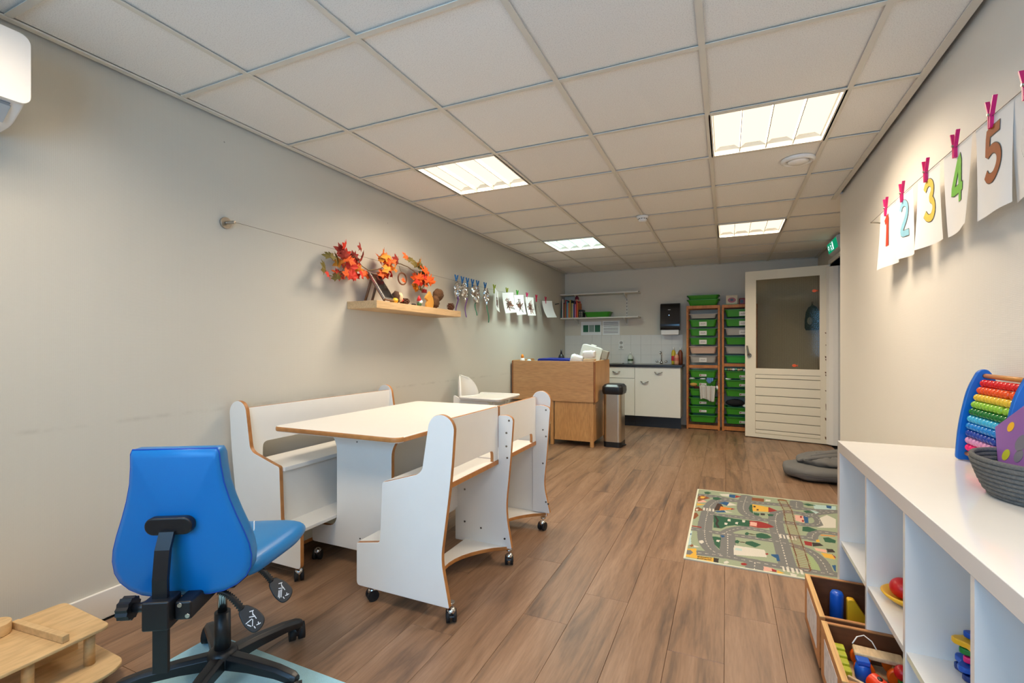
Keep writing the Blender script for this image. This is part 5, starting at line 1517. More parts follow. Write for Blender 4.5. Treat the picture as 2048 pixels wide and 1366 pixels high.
# pegs
def peg(label, y, m, x=WX, zfun=wire_z, group='clothes pegs on the left line', tilt=0.0, s=1.0, facing=1):
    t = thing('clothes_peg', label, 'clothes peg', (x, y, zfun(y)), 0, group=group, local=True)
    for k in (-1, 1):
        b = B()
        pts = [(0, k * .0035 * s, -.028 * s), (0, k * .0045 * s, -.005 * s), (0, k * .006 * s, .010 * s), (0, k * .020 * s, .046 * s)]
        for (p, q) in zip(pts[:-1], pts[1:]):
            vs = []
            for r in (p, q):
                for dx, dy in ((-.0045, -.0024), (.0045, -.0024), (.0045, .0024), (-.0045, .0024)): vs.append((r[0] + dx * s, r[1] + dy * s, r[2]))
            b.add(vs, [(0, 1, 5, 4), (1, 2, 6, 5), (2, 3, 7, 6), (3, 0, 4, 7), (0, 3, 2, 1), (4, 5, 6, 7)])
        b.build('peg_arm', m, t)
    B().cyl((-.008 * s, 0, .006 * s), (.008 * s, 0, .006 * s), .0035 * s, n=10).build('spring', STEEL, t)
    return t
PEGB = col('peg_blue', (14, 108, 176)); PEGY = col('peg_lime', (168, 180, 30)); PEGG = col('peg_green', (70, 186, 40)); PEGP = col('peg_magenta', (226, 24, 110)); PEGR = col('peg_crimson', (196, 22, 66))
od = ['first', 'second', 'third', 'fourth', 'fifth', 'sixth']
for i, y in enumerate((3.893, 4.006, 4.104, 4.207, 4.313, 4.481)):
    peg('blue plastic peg, %s from the left on the foil ornaments' % od[i], y, PEGB, s=1.25)
FOIL = mat('crumpled_foil', (206, 204, 200), .22, 1.0, var=.2, scale=50)
def foil(label, y0, y1, rc, yt, zt0, seed):
    t = thing('foil_ornament', label, 'ornament', ((WX + .01), (y0 + y1) / 2, 1.60), group='foil ornaments on the line')
    rnd2 = random.Random(seed)
    yc, w = (y0 + y1) / 2, (y1 - y0) / 2
    b = B()
    n_, m_ = 16, 12
    vs = []
    for side in (1,):
        for j in range(m_ + 1):
            v = j / m_
            ww = w * (math.sin(math.pi * (v * .86 + .12)) ** .7)
            for i in range(n_ + 1):
                u = i / n_ * 2 - 1
                vs.append((WX + .008 + rnd2.uniform(-.011, .011), yc + u * ww + rnd2.uniform(-.004, .004) + .01 * (v - .5), wire_z(yc) - .004 - v * .175 + rnd2.uniform(-.004, .004)))
    fs = [[j * (n_ + 1) + i, j * (n_ + 1) + i + 1, (j + 1) * (n_ + 1) + i + 1, (j + 1) * (n_ + 1) + i] for j in range(m_) for i in range(n_)]
    b.add(vs, fs, 0, False).build('foil', FOIL, t, solid=.004)
    zb_ = wire_z(yc) - .175
    B().grid(lambda u, v: (WX + .012 + .012 * math.sin(v * 5 + seed), yt + (u - .5) * .018 + .012 * v * math.sin(seed + v * 3), zb_ + .03 - v * zt0), 2, 10).build('ribbon', rc, t, solid=.0015)
VIO = col('violet_ribbon', (116, 70, 150), .5); GRN = col('green_ribbon', (20, 132, 92), .5)
foil('foil ornament with violet ribbon nearest the floating shelf', 3.845, 3.945, VIO, 3.885, .16, 1)
foil('foil ornament with violet ribbon next to the pair on the line', 3.965, 4.095, VIO, 4.06, .19, 2)
foil('wide foil ornament with green ribbon on two blue pegs', 4.165, 4.355, GRN, 4.26, .16, 3)
foil('foil ornament with long green ribbon beside the paper drawings', 4.43, 4.55, GRN, 4.52, .22, 4)
# children's drawings
def drawing(label, yc, w, h_, rotv, curl, scr, seed):
    t = thing('paper_drawing', label, 'drawing', (WX + .01, yc, wire_z(yc) - h_), group='scribble drawings on the line')
    ca, sa = math.cos(rotv), math.sin(rotv)
    tl = random.Random(seed).uniform(-.12, .12)
    def P(u, v, o=0):          # u,v in metres: u across, v down from the top edge
        a = u * ca
        dx = .012 + u * sa + curl * (v / h_) ** 2 + o
        return (WX + dx, yc + a + tl * v, wire_z(yc) + .004 - v + tl * u)
    B().grid(lambda a, c: P((a - .5) * w, c * h_), 8, 10).build('sheet', PAPER, t)
    if scr:
        rnd3 = random.Random(seed)
        for k, mm in enumerate((col('scribble_rust', (150, 86, 54), .8), col('scribble_brown', (92, 66, 54), .8))):
            g = B()
            pts = []
            for i in range(26): pts.append((rnd3.gauss(0, w * .16), h_ * .58 + rnd3.gauss(0, h_ * .15)))
            pts = [(max(-w * .42, min(w * .42, a)), max(h_ * .15, min(h_ * .92, c))) for a, c in pts]
            ribbon(g, P, pts, .006, .002 + k * .0006)
            g.build('scribble', mm, t)
drawing('narrow turned drawing beside the foil ornaments', 4.73, .22, .235, -.28, .03, True, 21)
drawing('scribble drawing on the second lime peg', 5.03, .235, .235, .15, .03, True, 22)
drawing('scribble drawing on the bright green peg', 5.35, .23, .24, .12, .03, True, 23)
drawing('scribble drawing on the first magenta peg', 5.70, .22, .235, .1, .03, True, 24)
drawing('drawing turned edge-on near the corner', 6.00, .20, .235, -.36, .05, True, 25)
drawing('curled blank drawing nearest the far corner', 6.36, .23, .235, .3, .07, False, 26)
for lab_, y, m_ in (('lime peg on the narrow turned drawing', 4.70, PEGY), ('second lime peg on the clothes line', 5.03, PEGY), ('bright green peg on the clothes line', 5.33, PEGG), ('magenta peg on the fourth drawing', 5.64, PEGP), ('crimson peg on the edge-on drawing', 5.97, PEGR), ('crimson peg nearest the far corner', 6.33, PEGR)):
    peg(lab_, y, m_, s=1.3)

# ================================================================== number sheets on the right wall
WXR = .757
def rz(y): return 1.853 + .010 * math.sin((y - 1.2) * 1.4)
rl_ = thing('number_line_wire', 'thin wire on the right wall carrying the number sheets', 'wire', (.78, 2.4, 1.85))
B().tube([(XR, 3.42, 1.862), (.80, 3.40, 1.862), (WXR, 3.345, rz(3.345))], .004, 8).build('wall_hook', STEEL, rl_)
B().tube([(WXR, 3.345 - i * .052, rz(3.345 - i * .052)) for i in range(44)], .0011, 5).build('wire', mat('wire_grey', (120, 108, 92), .4, .8), rl_)
DIG = {1: [[(-.022, .085), (.012, .055), (.012, .245)]],
       2: [[(-.038, .095), (-.030, .065), (0, .052), (.034, .07), (.036, .11), (.012, .155), (-.022, .195), (-.038, .235), (.042, .235)]],
       3: [[(-.036, .085), (-.020, .06), (.008, .053), (.034, .075), (.032, .115), (.004, .138), (.034, .160), (.040, .200), (.014, .238), (-.018, .236), (-.040, .205)]],
       4: [[(.022, .250), (.022, .055), (-.046, .190), (.048, .190)]],
       5: [[(.040, .055), (-.028, .055), (-.034, .135), (.006, .122), (.040, .150), (.042, .200), (.012, .240), (-.026, .236), (-.044, .210)]],
       6: [[(.026, .055), (-.010, .080), (-.038, .140), (-.044, .195), (-.020, .238), (.016, .240), (.042, .210), (.040, .165), (.012, .142), (-.022, .152), (-.042, .185)]]}
DC = {1: (214, 62, 36), 2: (142, 196, 216), 3: (226, 200, 84), 4: (120, 194, 66), 5: (160, 84, 24), 6: (238, 236, 232)}
DN = {1: 'red', 2: 'pale blue', 3: 'yellow', 4: 'green', 5: 'brown', 6: 'white outlined'}
OUTL = mat('digit_outline', (96, 84, 66), .8)
def chaikin(p, k=2):
    for _ in range(k):
        q = [p[0]]
        for a, c in zip(p[:-1], p[1:]):
            q.append((a[0] * .75 + c[0] * .25, a[1] * .75 + c[1] * .25)); q.append((a[0] * .25 + c[0] * .75, a[1] * .25 + c[1] * .75))
        q.append(p[-1]); p = q
    return p
for nn, yc, tilt, curl in ((1, 3.055, .02, .03), (2, 2.805, -.05, .035), (3, 2.505, .0, .04), (4, 2.235, .02, .03), (5, 1.975, .01, .03), (6, 1.755, .0, .03)):
    w, h_ = .235, .305
    t = thing('number_sheet', 'white sheet with a %s number %d pegged on the right wall' % (DN[nn], nn), 'paper', (WXR, yc, rz(yc) - h_), group='number sheets on the wire')
    def P(u, v, o=0, yc=yc, tilt=tilt, curl=curl, nn=nn):
        # seen from the room, left is +y on this wall
        bow = .012 * math.cos(u / .103 * 1.5 + nn) * (v / .3)
        return (WXR + .004 - bow - curl * .5 * (v / .297) ** 2 * (u / .1) * (-1) ** nn * .4 - o, yc - u + tilt * v, rz(yc) + .004 - v + tilt * u)
    B().grid(lambda a, c: P((a - .5) * w, c * h_), 12, 14).build('sheet', PAPER, t)
    for st in DIG[nn]:
        p = chaikin(st) if nn in (2, 3, 6) else st
        if nn == 5: p = st[:3] + chaikin(st[2:])[1:]
        g = B(); ribbon(g, P, [(a * 1.12, .048 + (c - .055) * .80) for a, c in p], .034, .0012, step=.012); g.build('digit_outline', OUTL, t)
        g = B(); ribbon(g, P, [(a * 1.12, .048 + (c - .055) * .80) for a, c in p], .029, .0020, step=.012); g.build('digit', mat('digit_%d' % nn, DC[nn], .7, var=.15, scale=60), t)
for i, (y, tx) in enumerate(((3.069, 'farthest pink peg holding number sheet one'), (2.817, 'pink peg holding the pale blue number two'), (2.521, 'pink peg holding the yellow number three'), (2.241, 'pink peg holding the green number four'), (1.982, 'pink peg holding the brown number five'), (1.790, 'pink peg nearest the viewer at the number six'))):
    peg(tx, y, PEGP, x=WXR, zfun=rz, group='pink pegs on the number wire', s=1.25)

# ================================================================== air conditioner
ac = thing('air_conditioner', 'white wall air conditioner high on the left wall', 'air conditioner', (-2.28, .45, 1.88))
sh = roundpoly([(XL, 2.215), (-2.24, 2.215), (-2.165, 2.17), (-2.165, 1.985), (-2.185, 1.955), (-2.27, 1.905), (XL, 1.895)], [0, .04, .04, .02, .02, .03, 0], 4)
ACW = mat('ac_white_gloss', (236, 233, 228), .25, var=.01)
B().prism(sh, 'y', .02, .800).build('ac_body', ACW, ac, bevel=.008, seg=3)
B().prism(rrect(-.30, .806, 1.955, 2.19, .03, 5), 'x', -2.172, -2.152, fn=lambda y, z, t_: (t_, max(.015, y), z)).build('front_cover', ACW, ac, bevel=.006)
B().obox((-2.222, .40, 1.928), (.075, .74, .006), rot('Y', -.62)).build('air_flap', col('ac_grey', (186, 192, 196), .4), ac, bevel=.002)
B().obox((-2.196, .74, 1.946), (.03, .05, .004), rot('Y', -.62)).build('display_strip', col('ac_dark_grey', (140, 148, 156), .3), ac)

# ================================================================== ceiling fittings
vt = thing('ceiling_vent', 'round white ventilation valve in the ceiling', 'vent', (.411, 3.483, 2.30))
B().lathe([(.096, .0225), (.096, .012), (.082, .003), (.076, .003), (.071, .012), (.064, .0225)], (.411, 3.483, 2.30), 40, close=False).build('vent_ring', WHITE_PL, vt)
B().lathe([(0, -.004), (.046, -.003), (.058, .004), (.060, .010), (.03, .0225)], (.411, 3.483, 2.30), 36, close=False).build('vent_disc', WHITE_PL, vt)
sd = thing('smoke_detector', 'small white smoke detector on the ceiling grid', 'smoke detector', (-.69, 4.40, 2.27))
B().lathe([(.052, .0495), (.052, .036), (.044, .028)], (-.69, 4.40, 2.267), 28).build('detector_base', WHITE_PL, sd)
B().lathe([(.040, .032), (.036, .012), (.030, .002), (0, 0)], (-.69, 4.40, 2.267), 26).build('detector_cap', WHITE_PL, sd)
for j in range(12):
    a = 2 * math.pi * j / 12
    B().obox((-.69 + .0395 * math.cos(a), 4.40 + .0395 * math.sin(a), 2.290), (.003, .008, .006), rotz(a)).build('detector_slot', DARK, sd)
ex = thing('exit_sign', 'lit green exit sign high on the set-back wall', 'exit sign', (1.06, 6.1, 2.16))
B().prism([(XR2, 2.305), (1.045, 2.300), (1.030, 2.285), (1.052, 2.172), (1.07, 2.160), (XR2, 2.155)], 'y', 5.86, 6.36).build('sign_case', mat('sign_case_grey', (190, 200, 206), .3), ex, bevel=.003)
def SP(y, z, o): # face running from (1.030,2.285) to (1.052,2.172)
    t_ = (2.285 - z) / .113
    return (1.030 + .022 * t_ - .0012 - o, y, z)
B().add([SP(5.87, 2.280, 0), SP(6.35, 2.280, 0), SP(6.35, 2.178, 0), SP(5.87, 2.178, 0)], [(0, 1, 2, 3)]).build('sign_face', emission('exit_green_glow', (20, 160, 110), 1.0), ex)
WGL = emission('exit_white_glow', (225, 250, 255), 1.6)
g = B()
ribbon(g, SP, [(6.325, 2.235), (6.29, 2.262), (6.29, 2.245), (6.25, 2.245)], .010, .001)
ribbon(g, SP, [(6.325, 2.235), (6.29, 2.205), (6.29, 2.225), (6.25, 2.225)], .010, .001)
g.build('arrow_mark', WGL, ex)
g = B()
ribbon(g, SP, [(6.20, 2.255), (6.17, 2.225), (6.20, 2.195)], .012, .001); ribbon(g, SP, [(6.17, 2.225), (6.13, 2.19)], .012, .001); ribbon(g, SP, [(6.17, 2.245), (6.14, 2.235)], .010, .001)
ribbon(g, SP, [(6.175, 2.268), (6.165, 2.268)], .012, .001)
g.build('running_figure', WGL, ex)
g = B(); ribbon(g, SP, [(6.08, 2.27), (6.08, 2.19)], .05, .001); g.build('doorway_mark', WGL, ex)

# ================================================================== road-map play rug (print as a colour attribute of the weave)
ROADS= [(0.085, [(0.244, 1.161), (0.191, 1.157), (0.134, 1.086), (0.101, 0.949), (0.089, 0.754), (0.084, 0.522), (0.09, 0.362), (0.105, 0.245), (0.132, 0.165), (0.165, 0.13), (0.196, 0.122)]), (0.07, [(0.019, 1.196), (0.115, 1.212), (0.191, 1.185), (0.244, 1.161), (0.368, 1.166), (0.566, 1.204), (0.656, 1.19), (0.778, 1.151), (0.895, 1.197)]), (0.085, [(0.347, 1.302), (0.325, 1.124), (0.314, 0.991), (0.333, 0.88), (0.382, 0.838)]), (0.06, [(0.111, 0.78), (0.26, 0.802), (0.399, 0.806), (0.49, 0.816)]), (0.06, [(0.49, 0.816), (0.552, 0.814), (0.666, 0.82), (0.737, 0.845), (0.765, 0.917), (0.761, 1.008), (0.695, 1.052), (0.604, 1.061), (0.545, 1.026), (0.517, 0.947)]), (0.085, [(0.522, 0.982), (0.498, 0.827), (0.495, 0.637), (0.497, 0.47), (0.498, 0.296), (0.498, 0.141), (0.499, 0.103)]), (0.06, [(0.003, 0.455), (0.089, 0.455), (0.194, 0.448), (0.297, 0.453), (0.478, 0.459), (0.546, 0.429), (0.612, 0.403), (0.648, 0.342), (0.673, 0.249), (0.673, 0.121)]), (0.06, [(0.194, 0.448), (0.221, 0.514), (0.265, 0.573), (0.323, 0.613), (0.388, 0.603), (0.493, 0.582), (0.594, 0.576), (0.672, 0.592)]), (0.085, [(0.216, 0.458), (0.215, 0.131)]), (0.065, [(-0.0, 0.072), (0.062, 0.1), (0.165, 0.112), (0.25, 0.112), (0.343, 0.099), (0.415, 0.099), (0.504, 0.1), (0.607, 0.103), (0.704, 0.11)]), (0.085, [(0.346, 0.097), (0.338, -0.012)]), (0.085, [(0.675, 1.31), (0.658, 1.164)]), (0.06, [(0.812, 0.726), (0.757, 0.731), (0.714, 0.715), (0.683, 0.655), (0.669, 0.572)]), (0.06, [(0.688, 0.991), (0.743, 1.065), (0.795, 1.113), (0.893, 1.186)])]
POLYS= [('dgreen', [(0.13, 0.773), (0.268, 0.755), (0.347, 0.759), (0.342, 0.639), (0.257, 0.629), (0.212, 0.594), (0.181, 0.535), (0.136, 0.532)]), ('red', [(0.347, 0.759), (0.402, 0.769), (0.449, 0.745), (0.485, 0.696), (0.439, 0.654), (0.39, 0.639), (0.342, 0.65)]), ('pink', [(0.35, 0.738), (0.389, 0.736), (0.383, 0.664), (0.345, 0.662)]), ('white', [(0.218, 0.735), (0.234, 0.735), (0.233, 0.69), (0.216, 0.691)]), ('white', [(0.199, 0.653), (0.215, 0.655), (0.214, 0.616), (0.198, 0.614)]), ('white', [(0.263, 0.694), (0.278, 0.695), (0.276, 0.655), (0.261, 0.656)]), ('white', [(0.304, 0.749), (0.321, 0.749), (0.318, 0.707), (0.303, 0.709)]), ('dark', [(0.135, 0.759), (0.145, 0.763), (0.165, 0.678), (0.157, 0.614), (0.172, 0.548), (0.158, 0.539), (0.143, 0.607), (0.151, 0.671)]), ('brown2', [(0.128, 0.873), (0.15, 1.045), (0.176, 1.038), (0.192, 0.972), (0.182, 0.897)]), ('orange', [(0.172, 0.981), (0.212, 0.977), (0.262, 0.964), (0.212, 0.919), (0.163, 0.888)]), ('red', [(0.242, 0.973), (0.268, 0.963), (0.237, 0.932)]), ('blue', [(0.155, 1.048), (0.196, 1.104), (0.233, 1.102), (0.212, 1.014), (0.181, 1.041)]), ('white', [(0.228, 1.099), (0.281, 1.058), (0.212, 1.014)]), ('blue', [(0.133, 0.858), (0.192, 0.902), (0.212, 0.868), (0.153, 0.84)]), ('white', [(0.197, 0.895), (0.251, 0.877), (0.207, 0.864)]), ('dgreen', [(0.352, 1.026), (0.365, 1.109), (0.382, 1.131), (0.374, 0.916), (0.355, 0.957)]), ('yellow', [(0.379, 1.13), (0.484, 1.103), (0.476, 0.995), (0.374, 0.966)]), ('red', [(0.48, 1.11), (0.532, 1.046), (0.471, 0.984)]), ('brown2', [(0.385, 1.095), (0.4, 1.093), (0.396, 1.06), (0.383, 1.058)]), ('brown2', [(0.401, 1.027), (0.416, 1.027), (0.412, 0.997), (0.4, 0.995)]), ('dark', [(0.421, 0.945), (0.449, 0.949), (0.444, 0.906), (0.418, 0.902)]), ('dgreen', [(0.378, 0.942), (0.415, 0.934), (0.408, 0.881), (0.38, 0.885)]), ('dgreen', [(0.463, 0.947), (0.501, 0.956), (0.493, 0.912), (0.465, 0.904)]), ('brown', [(0.014, 1.173), (0.049, 1.199), (0.101, 1.15), (0.038, 1.068), (0.013, 1.091)]), ('yellow', [(0.03, 1.169), (0.067, 1.176), (0.052, 1.122), (0.032, 1.119)]), ('pink', [(0.014, 1.065), (0.054, 1.089), (0.079, 1.042), (0.018, 1.001)]), ('brown', [(0.016, 1.082), (0.049, 1.073), (0.019, 1.034)]), ('yellow', [(0.013, 0.984), (0.074, 0.983), (0.016, 0.929)]), ('brown', [(0.007, 0.862), (0.028, 0.907), (0.069, 0.846), (0.011, 0.799)]), ('white', [(0.015, 0.857), (0.03, 0.86), (0.027, 0.819), (0.017, 0.819)]), ('brown', [(0.003, 0.643), (0.005, 0.766), (0.024, 0.775), (0.039, 0.724), (0.019, 0.643)]), ('dgreen', [(0.051, 1.296), (0.078, 1.315), (0.104, 1.292), (0.081, 1.245), (0.058, 1.25)]), ('dgreen', [(0.116, 1.177), (0.148, 1.198), (0.183, 1.167), (0.144, 1.116), (0.119, 1.129)]), ('white', [(0.157, 1.29), (0.234, 1.325), (0.228, 1.248), (0.18, 1.247)]), ('blue', [(0.229, 1.311), (0.273, 1.314), (0.267, 1.225), (0.228, 1.234)]), ('red', [(0.272, 1.31), (0.312, 1.286), (0.271, 1.233)]), ('brown', [(0.384, 1.298), (0.465, 1.304), (0.46, 1.223), (0.38, 1.216)]), ('white', [(0.474, 1.288), (0.508, 1.293), (0.502, 1.252), (0.471, 1.244)]), ('dgreen', [(0.372, 0.528), (0.403, 0.555), (0.435, 0.544), (0.457, 0.502), (0.414, 0.463), (0.373, 0.47)]), ('dgreen', [(0.311, 0.374), (0.345, 0.395), (0.391, 0.362), (0.357, 0.305), (0.31, 0.337)]), ('dgreen', [(0.312, 0.514), (0.325, 0.537), (0.337, 0.519), (0.327, 0.485), (0.313, 0.482)]), ('dgreen', [(0.255, 0.361), (0.268, 0.381), (0.281, 0.363), (0.271, 0.325), (0.256, 0.327)]), ('brown2', [(0.337, 0.518), (0.371, 0.517), (0.37, 0.506), (0.337, 0.504)]), ('brown2', [(0.281, 0.36), (0.311, 0.364), (0.311, 0.354), (0.281, 0.348)]), ('white', [(0.248, 0.288), (0.403, 0.292), (0.408, 0.191), (0.246, 0.15)]), ('ltblue', [(0.254, 0.253), (0.288, 0.257), (0.287, 0.223), (0.253, 0.221)]), ('red', [(0.402, 0.237), (0.415, 0.253), (0.42, 0.239), (0.409, 0.222)]), ('blue', [(0.432, 0.244), (0.468, 0.256), (0.468, 0.167), (0.453, 0.16), (0.452, 0.201), (0.432, 0.223)]), ('dgreen', [(0.132, 0.374), (0.156, 0.382), (0.179, 0.376), (0.178, 0.302), (0.174, 0.197), (0.148, 0.252)]), ('white', [(0.156, 0.331), (0.173, 0.336), (0.172, 0.301), (0.157, 0.302)]), ('blue', [(0.175, 0.416), (0.195, 0.422), (0.202, 0.402), (0.186, 0.38)]), ('white', [(0.064, 0.275), (0.082, 0.293), (0.091, 0.265), (0.08, 0.236), (0.065, 0.245)]), ('brown', [(0.016, 0.181), (0.027, 0.21), (0.04, 0.19), (0.03, 0.164)]), ('white', [(0.037, 0.196), (0.075, 0.184), (0.042, 0.167)]), ('yellow', [(-0.007, 0.125), (0.055, 0.155), (0.061, 0.059), (0.147, 0.063), (0.148, 0.011), (-0.003, 0.022)]), ('gray', [(-0.005, 0.108), (0.029, 0.118), (0.042, 0.089), (0.029, 0.055), (-0.003, 0.049)]), ('dark', [(0.146, 0.068), (0.173, 0.065), (0.17, 0.011), (0.146, 0.014)]), ('dark', [(0.065, 0.05), (0.139, 0.06), (0.139, 0.052), (0.066, 0.039)]), ('dark', [(0.066, 0.029), (0.139, 0.037), (0.14, 0.029), (0.067, 0.019)]), ('white', [(0.196, 0.035), (0.212, 0.057), (0.223, 0.042), (0.211, 0.017), (0.198, 0.016)]), ('red', [(0.279, 0.057), (0.296, 0.069), (0.309, 0.056), (0.296, 0.032), (0.28, 0.035)]), ('pink', [(0.385, 0.065), (0.423, 0.059), (0.446, 0.036), (0.38, 0.001)]), ('red', [(0.421, 0.053), (0.443, 0.04), (0.437, 0.019), (0.42, 0.018)]), ('yellow', [(0.445, 0.045), (0.475, 0.022), (0.439, -0.0)]), ('white', [(0.501, 0.038), (0.53, 0.029), (0.521, 0.003), (0.501, 0.01)]), ('red', [(0.623, 0.526), (0.663, 0.52), (0.653, 0.456), (0.619, 0.462)]), ('dark', [(0.663, 0.522), (0.701, 0.525), (0.715, 0.49), (0.657, 0.455)]), ('pink', [(0.66, 0.438), (0.717, 0.433), (0.713, 0.387), (0.665, 0.399)]), ('dark', [(0.72, 0.452), (0.754, 0.456), (0.755, 0.412), (0.718, 0.397)]), ('yellow', [(0.683, 0.379), (0.735, 0.375), (0.739, 0.309), (0.691, 0.317)]), ('red', [(0.735, 0.386), (0.747, 0.344), (0.741, 0.318)]), ('blue', [(0.708, 0.221), (0.728, 0.234), (0.711, 0.137), (0.708, 0.168)]), ('white', [(0.77, 0.997), (0.827, 1.086), (0.865, 1.016), (0.834, 0.839), (0.726, 0.797), (0.771, 0.857)]), ('ltblue', [(0.776, 1.299), (0.918, 1.317), (0.903, 1.23), (0.77, 1.193)]), ('blue', [(0.859, 1.318), (0.892, 1.314), (0.878, 1.245), (0.853, 1.252)]), ('dgreen', [(0.709, 1.287), (0.748, 1.311), (0.794, 1.279), (0.74, 1.246)]), ('dgreen', [(0.69, 1.117), (0.725, 1.138), (0.759, 1.102), (0.707, 1.074)]), ('ltblue', [(0.738, 1.165), (0.788, 1.127), (0.763, 1.082)]), ('pink', [(0.628, 1.0), (0.68, 1.004), (0.666, 0.854), (0.621, 0.883)]), ('blue', [(0.678, 1.006), (0.704, 0.983), (0.691, 0.866), (0.67, 0.856)]), ('red', [(0.659, 0.994), (0.671, 0.992), (0.665, 0.952), (0.654, 0.952)]), ('red', [(0.66, 0.916), (0.672, 0.913), (0.666, 0.873), (0.655, 0.875)]), ('dgreen', [(0.647, 0.776), (0.679, 0.79), (0.724, 0.754), (0.67, 0.692), (0.635, 0.694)]), ('dgreen', [(0.732, 0.625), (0.763, 0.646), (0.794, 0.609), (0.783, 0.562), (0.733, 0.557)]), ('yellow', [(0.688, 0.568), (0.707, 0.589), (0.704, 0.544), (0.685, 0.53)]), ('orange', [(0.728, 0.675), (0.806, 0.691), (0.804, 0.677), (0.725, 0.658)]), ('pale', [(0.612, 0.347), (0.634, 0.293), (0.645, 0.197), (0.644, 0.126), (0.604, 0.131)]), ('ltblue', [(0.004, 0.43), (0.019, 0.41), (0.019, 0.279), (0.026, 0.197), (-0.0, 0.18), (0.0, 0.296)]), ('blue', [(0.003, 0.376), (0.017, 0.369), (0.015, 0.341)]), ('red', [(0.001, 0.514), (0.066, 0.514), (0.065, 0.493), (0.002, 0.497)])]
RAIL= [(0.585, 1.308), (0.597, 1.084), (0.584, 0.806), (0.583, 0.623), (0.581, 0.495), (0.58, 0.344), (0.575, 0.118)]

def build_rug():
    W_, H_ = 1.0, 1.365
    st = .003
    nx, ny = int(W_ / st), int(H_ / st)
    X, Y = np.meshgrid((np.arange(nx) + .5) * st, (np.arange(ny) + .5) * st)
    pal = {'green': (152, 163, 134), 'gray': (118, 117, 114), 'dgreen': (38, 88, 62), 'red': (150, 40, 34), 'pink': (222, 170, 152), 'white': (212, 206, 192), 'dark': (48, 40, 34), 'brown2': (66, 46, 34), 'brown': (136, 78, 42), 'orange': (216, 130, 44), 'blue': (30, 82, 128), 'yellow': (222, 172, 62), 'ltblue': (178, 204, 200), 'pale': (150, 168, 120), 'line': (206, 198, 182)}
    pal = {k: tuple(c * .82 for c in lin(v)[:3]) for k, v in pal.items()}
    img = np.zeros((ny, nx, 3)); img[:] = pal['green']
    def poly(pts, c):
        ins = np.zeros(X.shape, bool)
        j = len(pts) - 1
        for i in range(len(pts)):
            xi, yi = pts[i]; xj, yj = pts[j]
            cond = ((yi > Y) != (yj > Y)) & (X < (xj - xi) * (Y - yi) / ((yj - yi) or 1e-9) + xi)
            ins ^= cond; j = i
        img[ins] = pal[c]
    def dist(pts):
        best = np.full(X.shape, 9.0); arc = np.zeros(X.shape); s0 = 0
        for (ax, ay), (bx, by) in zip(pts[:-1], pts[1:]):
            dx, dy = bx - ax, by - ay; l2 = dx * dx + dy * dy + 1e-12
            t = np.clip(((X - ax) * dx + (Y - ay) * dy) / l2, 0, 1)
            d = np.hypot(X - ax - t * dx, Y - ay - t * dy)
            k = d < best
            best[k] = d[k]; arc[k] = s0 + (t * math.sqrt(l2))[k]
            s0 += math.sqrt(l2)
        return best, arc
    ds = [(w, dist(chaikin(p, 2))) for w, p in ROADS]
    for w, (d, a) in ds: img[d < w / 2] = pal['gray']
    for w, (d, a) in ds: img[(d < .0022) & ((a % .036) < .018)] = pal['line']
    for c, p in POLYS: poly(p, c)
    # zebra crossings
    for (x0, y0, x1, y1) in ((.060, .845, .140, .905), (.498, .515, .585, .575), (.470, .045, .560, .105)):
        m = (X > x0) & (X < x1) & (Y > y0) & (Y < y1) & (((X - x0) % .020) < .011)
        img[m] = pal['white']
    rd, ra = dist(RAIL)
    tie = (rd < .034) & ((ra % .024) < .006)
    img[tie] = lin((128, 86, 44))[:3]
    img[(rd > .022) & (rd < .027)] = lin((96, 58, 30))[:3]
    e = .010
    edge = (X < e) | (X > W_ - e) | (Y < e) | (Y > H_ - e)
    img[edge] = lin((206, 206, 184))[:3]
    gx, gy = np.meshgrid(np.arange(nx + 1) * st, np.arange(ny + 1) * st)
    z = np.full(gx.shape, .0068)
    z += .0006 * np.sin(gx * 9) * np.sin(gy * 7)
    co = np.stack([gx, gy, z], -1).reshape(-1, 3)
    idx = np.arange((nx + 1) * (ny + 1)).reshape(ny + 1, nx + 1)
    q = np.stack([idx[:-1, :-1], idx[:-1, 1:], idx[1:, 1:], idx[1:, :-1]], -1).reshape(-1, 4)
    me = bpy.data.meshes.new('play_rug')
    me.vertices.add(len(co)); me.vertices.foreach_set('co', co.ravel())
    me.loops.add(q.size); me.loops.foreach_set('vertex_index', q.ravel().astype(np.int32))
    me.polygons.add(len(q)); me.polygons.foreach_set('loop_start', np.arange(0, q.size, 4, dtype=np.int32))
    me.polygons.foreach_set('loop_total', np.full(len(q), 4, np.int32))
    me.update(calc_edges=True)
    ca = me.color_attributes.new('print', 'FLOAT_COLOR', 'CORNER')
    col4 = np.concatenate([img.reshape(-1, 3), np.ones((len(q), 1))], 1)
    ca.data.foreach_set('color', np.repeat(col4, 4, axis=0).ravel().astype(np.float32))
    m, nt, p = _nt('printed_rug_weave')
    N, L = nt.nodes, nt.links
    at = N.new('ShaderNodeAttribute'); at.attribute_name = 'print'
    tc = N.new('ShaderNodeTexCoord'); no = N.new('ShaderNodeTexNoise'); no.inputs['Scale'].default_value = 260
    L.new(tc.outputs['Object'], no.inputs['Vector'])
    mr = N.new('ShaderNodeMapRange'); mr.inputs['To Min'].default_value = .82; mr.inputs['To Max'].default_value = 1.14
    L.new(no.outputs['Fac'], mr.inputs['Value'])
    mx = N.new('ShaderNodeMix'); mx.data_type = 'RGBA'; mx.blend_type = 'MULTIPLY'; mx.inputs['Factor'].default_value = 1
    L.new(at.outputs['Color'], mx.inputs['A']); L.new(mr.outputs[0], mx.inputs['B']); L.new(mx.outputs['Result'], p.inputs['Base Color'])
    p.inputs['Roughness'].default_value = .95
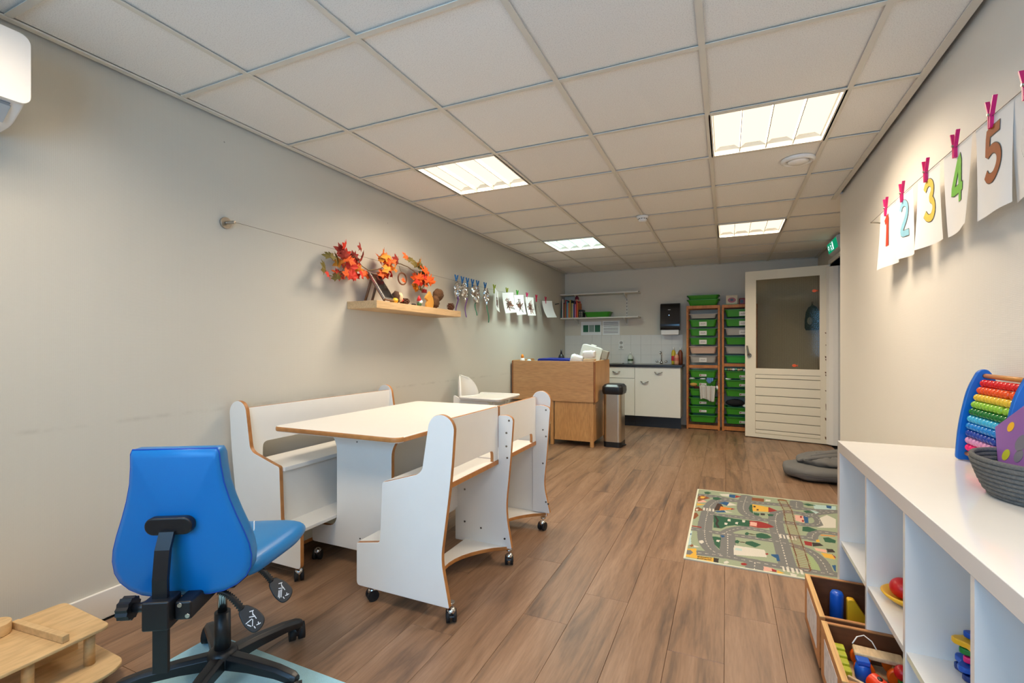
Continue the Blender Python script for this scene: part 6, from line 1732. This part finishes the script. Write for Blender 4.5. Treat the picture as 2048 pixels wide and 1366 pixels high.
    b = N.new('ShaderNodeBump'); b.inputs['Strength'].default_value = .4; b.inputs['Distance'].default_value = .002
    L.new(no.outputs['Fac'], b.inputs['Height']); L.new(b.outputs['Normal'], p.inputs['Normal'])
    me.materials.append(m)
    t = thing('play_rug', 'green road-map play rug with printed streets and railway on the plank floor', 'rug', (-.21, 2.715, 0), local=True)
    o = bpy.data.objects.new('printed_pile', me); COL.objects.link(o); o.parent = t
    B().prism(rrect(-.002, W_ + .002, -.002, H_ + .002, .004, 3), 'z', .0004, .0060).build('bound_edge', mat('rug_binding', (206, 206, 186), .9), t)
build_rug()

# ================================================================== grey deflated bean bag on the floor
GREYC = mat('grey_canvas', (100, 98, 95), .85, var=.08, scale=9, bump=.1, bscale=300)
bb_ = thing('bean_bag', 'crumpled grey fabric bean bag on the floor behind the unit', 'bean bag', (.80, 4.90, 0))
def bag_low(u, v):
    a = 2 * math.pi * u; ph = -math.pi / 2 + math.pi * v
    sg = lambda x, k: math.copysign(abs(x) ** k, x)
    x = .79 + .33 * sg(math.cos(ph), .6) * sg(math.cos(a), .75)
    y = 4.90 + .26 * sg(math.cos(ph), .6) * sg(math.sin(a), .75)
    z = .060 + .060 * sg(math.sin(ph), .55) + .006 * math.sin(7 * a) * math.cos(ph)
    return (min(x, 1.075), max(y, 4.545), max(z, .001))
B().grid(bag_low, 48, 16).build('lower_fold', GREYC, bb_, merge=True)
from mathutils import noise as mnoise
def bag_top(u, v):
    a = 2 * math.pi * u; ph = -math.pi / 2 + math.pi * v
    c = math.cos(ph)
    x = .84 + .27 * c * math.cos(a); y = 4.95 + .21 * c * math.sin(a)
    crease = mnoise.ridged_multi_fractal(Vector((x * 5 + y * 3, y * 9, 3.1)), 0.9, 2.1, 4, 1.0, 2.0)
    z = .150 + .050 * math.sin(ph) + (.020 * crease - .012 if ph > -.4 else 0) + .035 * c * math.cos(a) * .5
    x += .020 * mnoise.noise(Vector((x * 14, y * 14, z * 14)))
    y += .022 * mnoise.noise(Vector((x * 14 + 7, y * 14, z * 14)))
    return (min(x, 1.07), y, max(z, .118 - .02 * c))
B().grid(bag_top, 96, 32).build('upper_fold', GREYC, bb_, merge=True)
for k, (ya, za, yb, zb_) in enumerate(((4.80, .165, 4.88, .205), (4.86, .185, 4.98, .225), (4.94, .20, 5.02, .225))):
    pts = [(.62 + .05 * k + i * .06, ya + (yb - ya) * i / 7 + .012 * math.sin(i * 1.7 + k), za + (zb_ - za) * math.sin(i / 7 * 2.6)) for i in range(8)]
    B().tube(pts, [.006, .016, .022, .026, .026, .024, .018, .008], 10, flat=.6).build('wrinkle', GREYC, bb_)
B().tube([(.50 + i * .08, 4.647 - .004 * i + .012 * math.cos(i), .074 + .004 * math.sin(i * 2)) for i in range(5)], .003, 6).build('seam', mat('grey_seam', (84, 82, 80), .9), bb_)
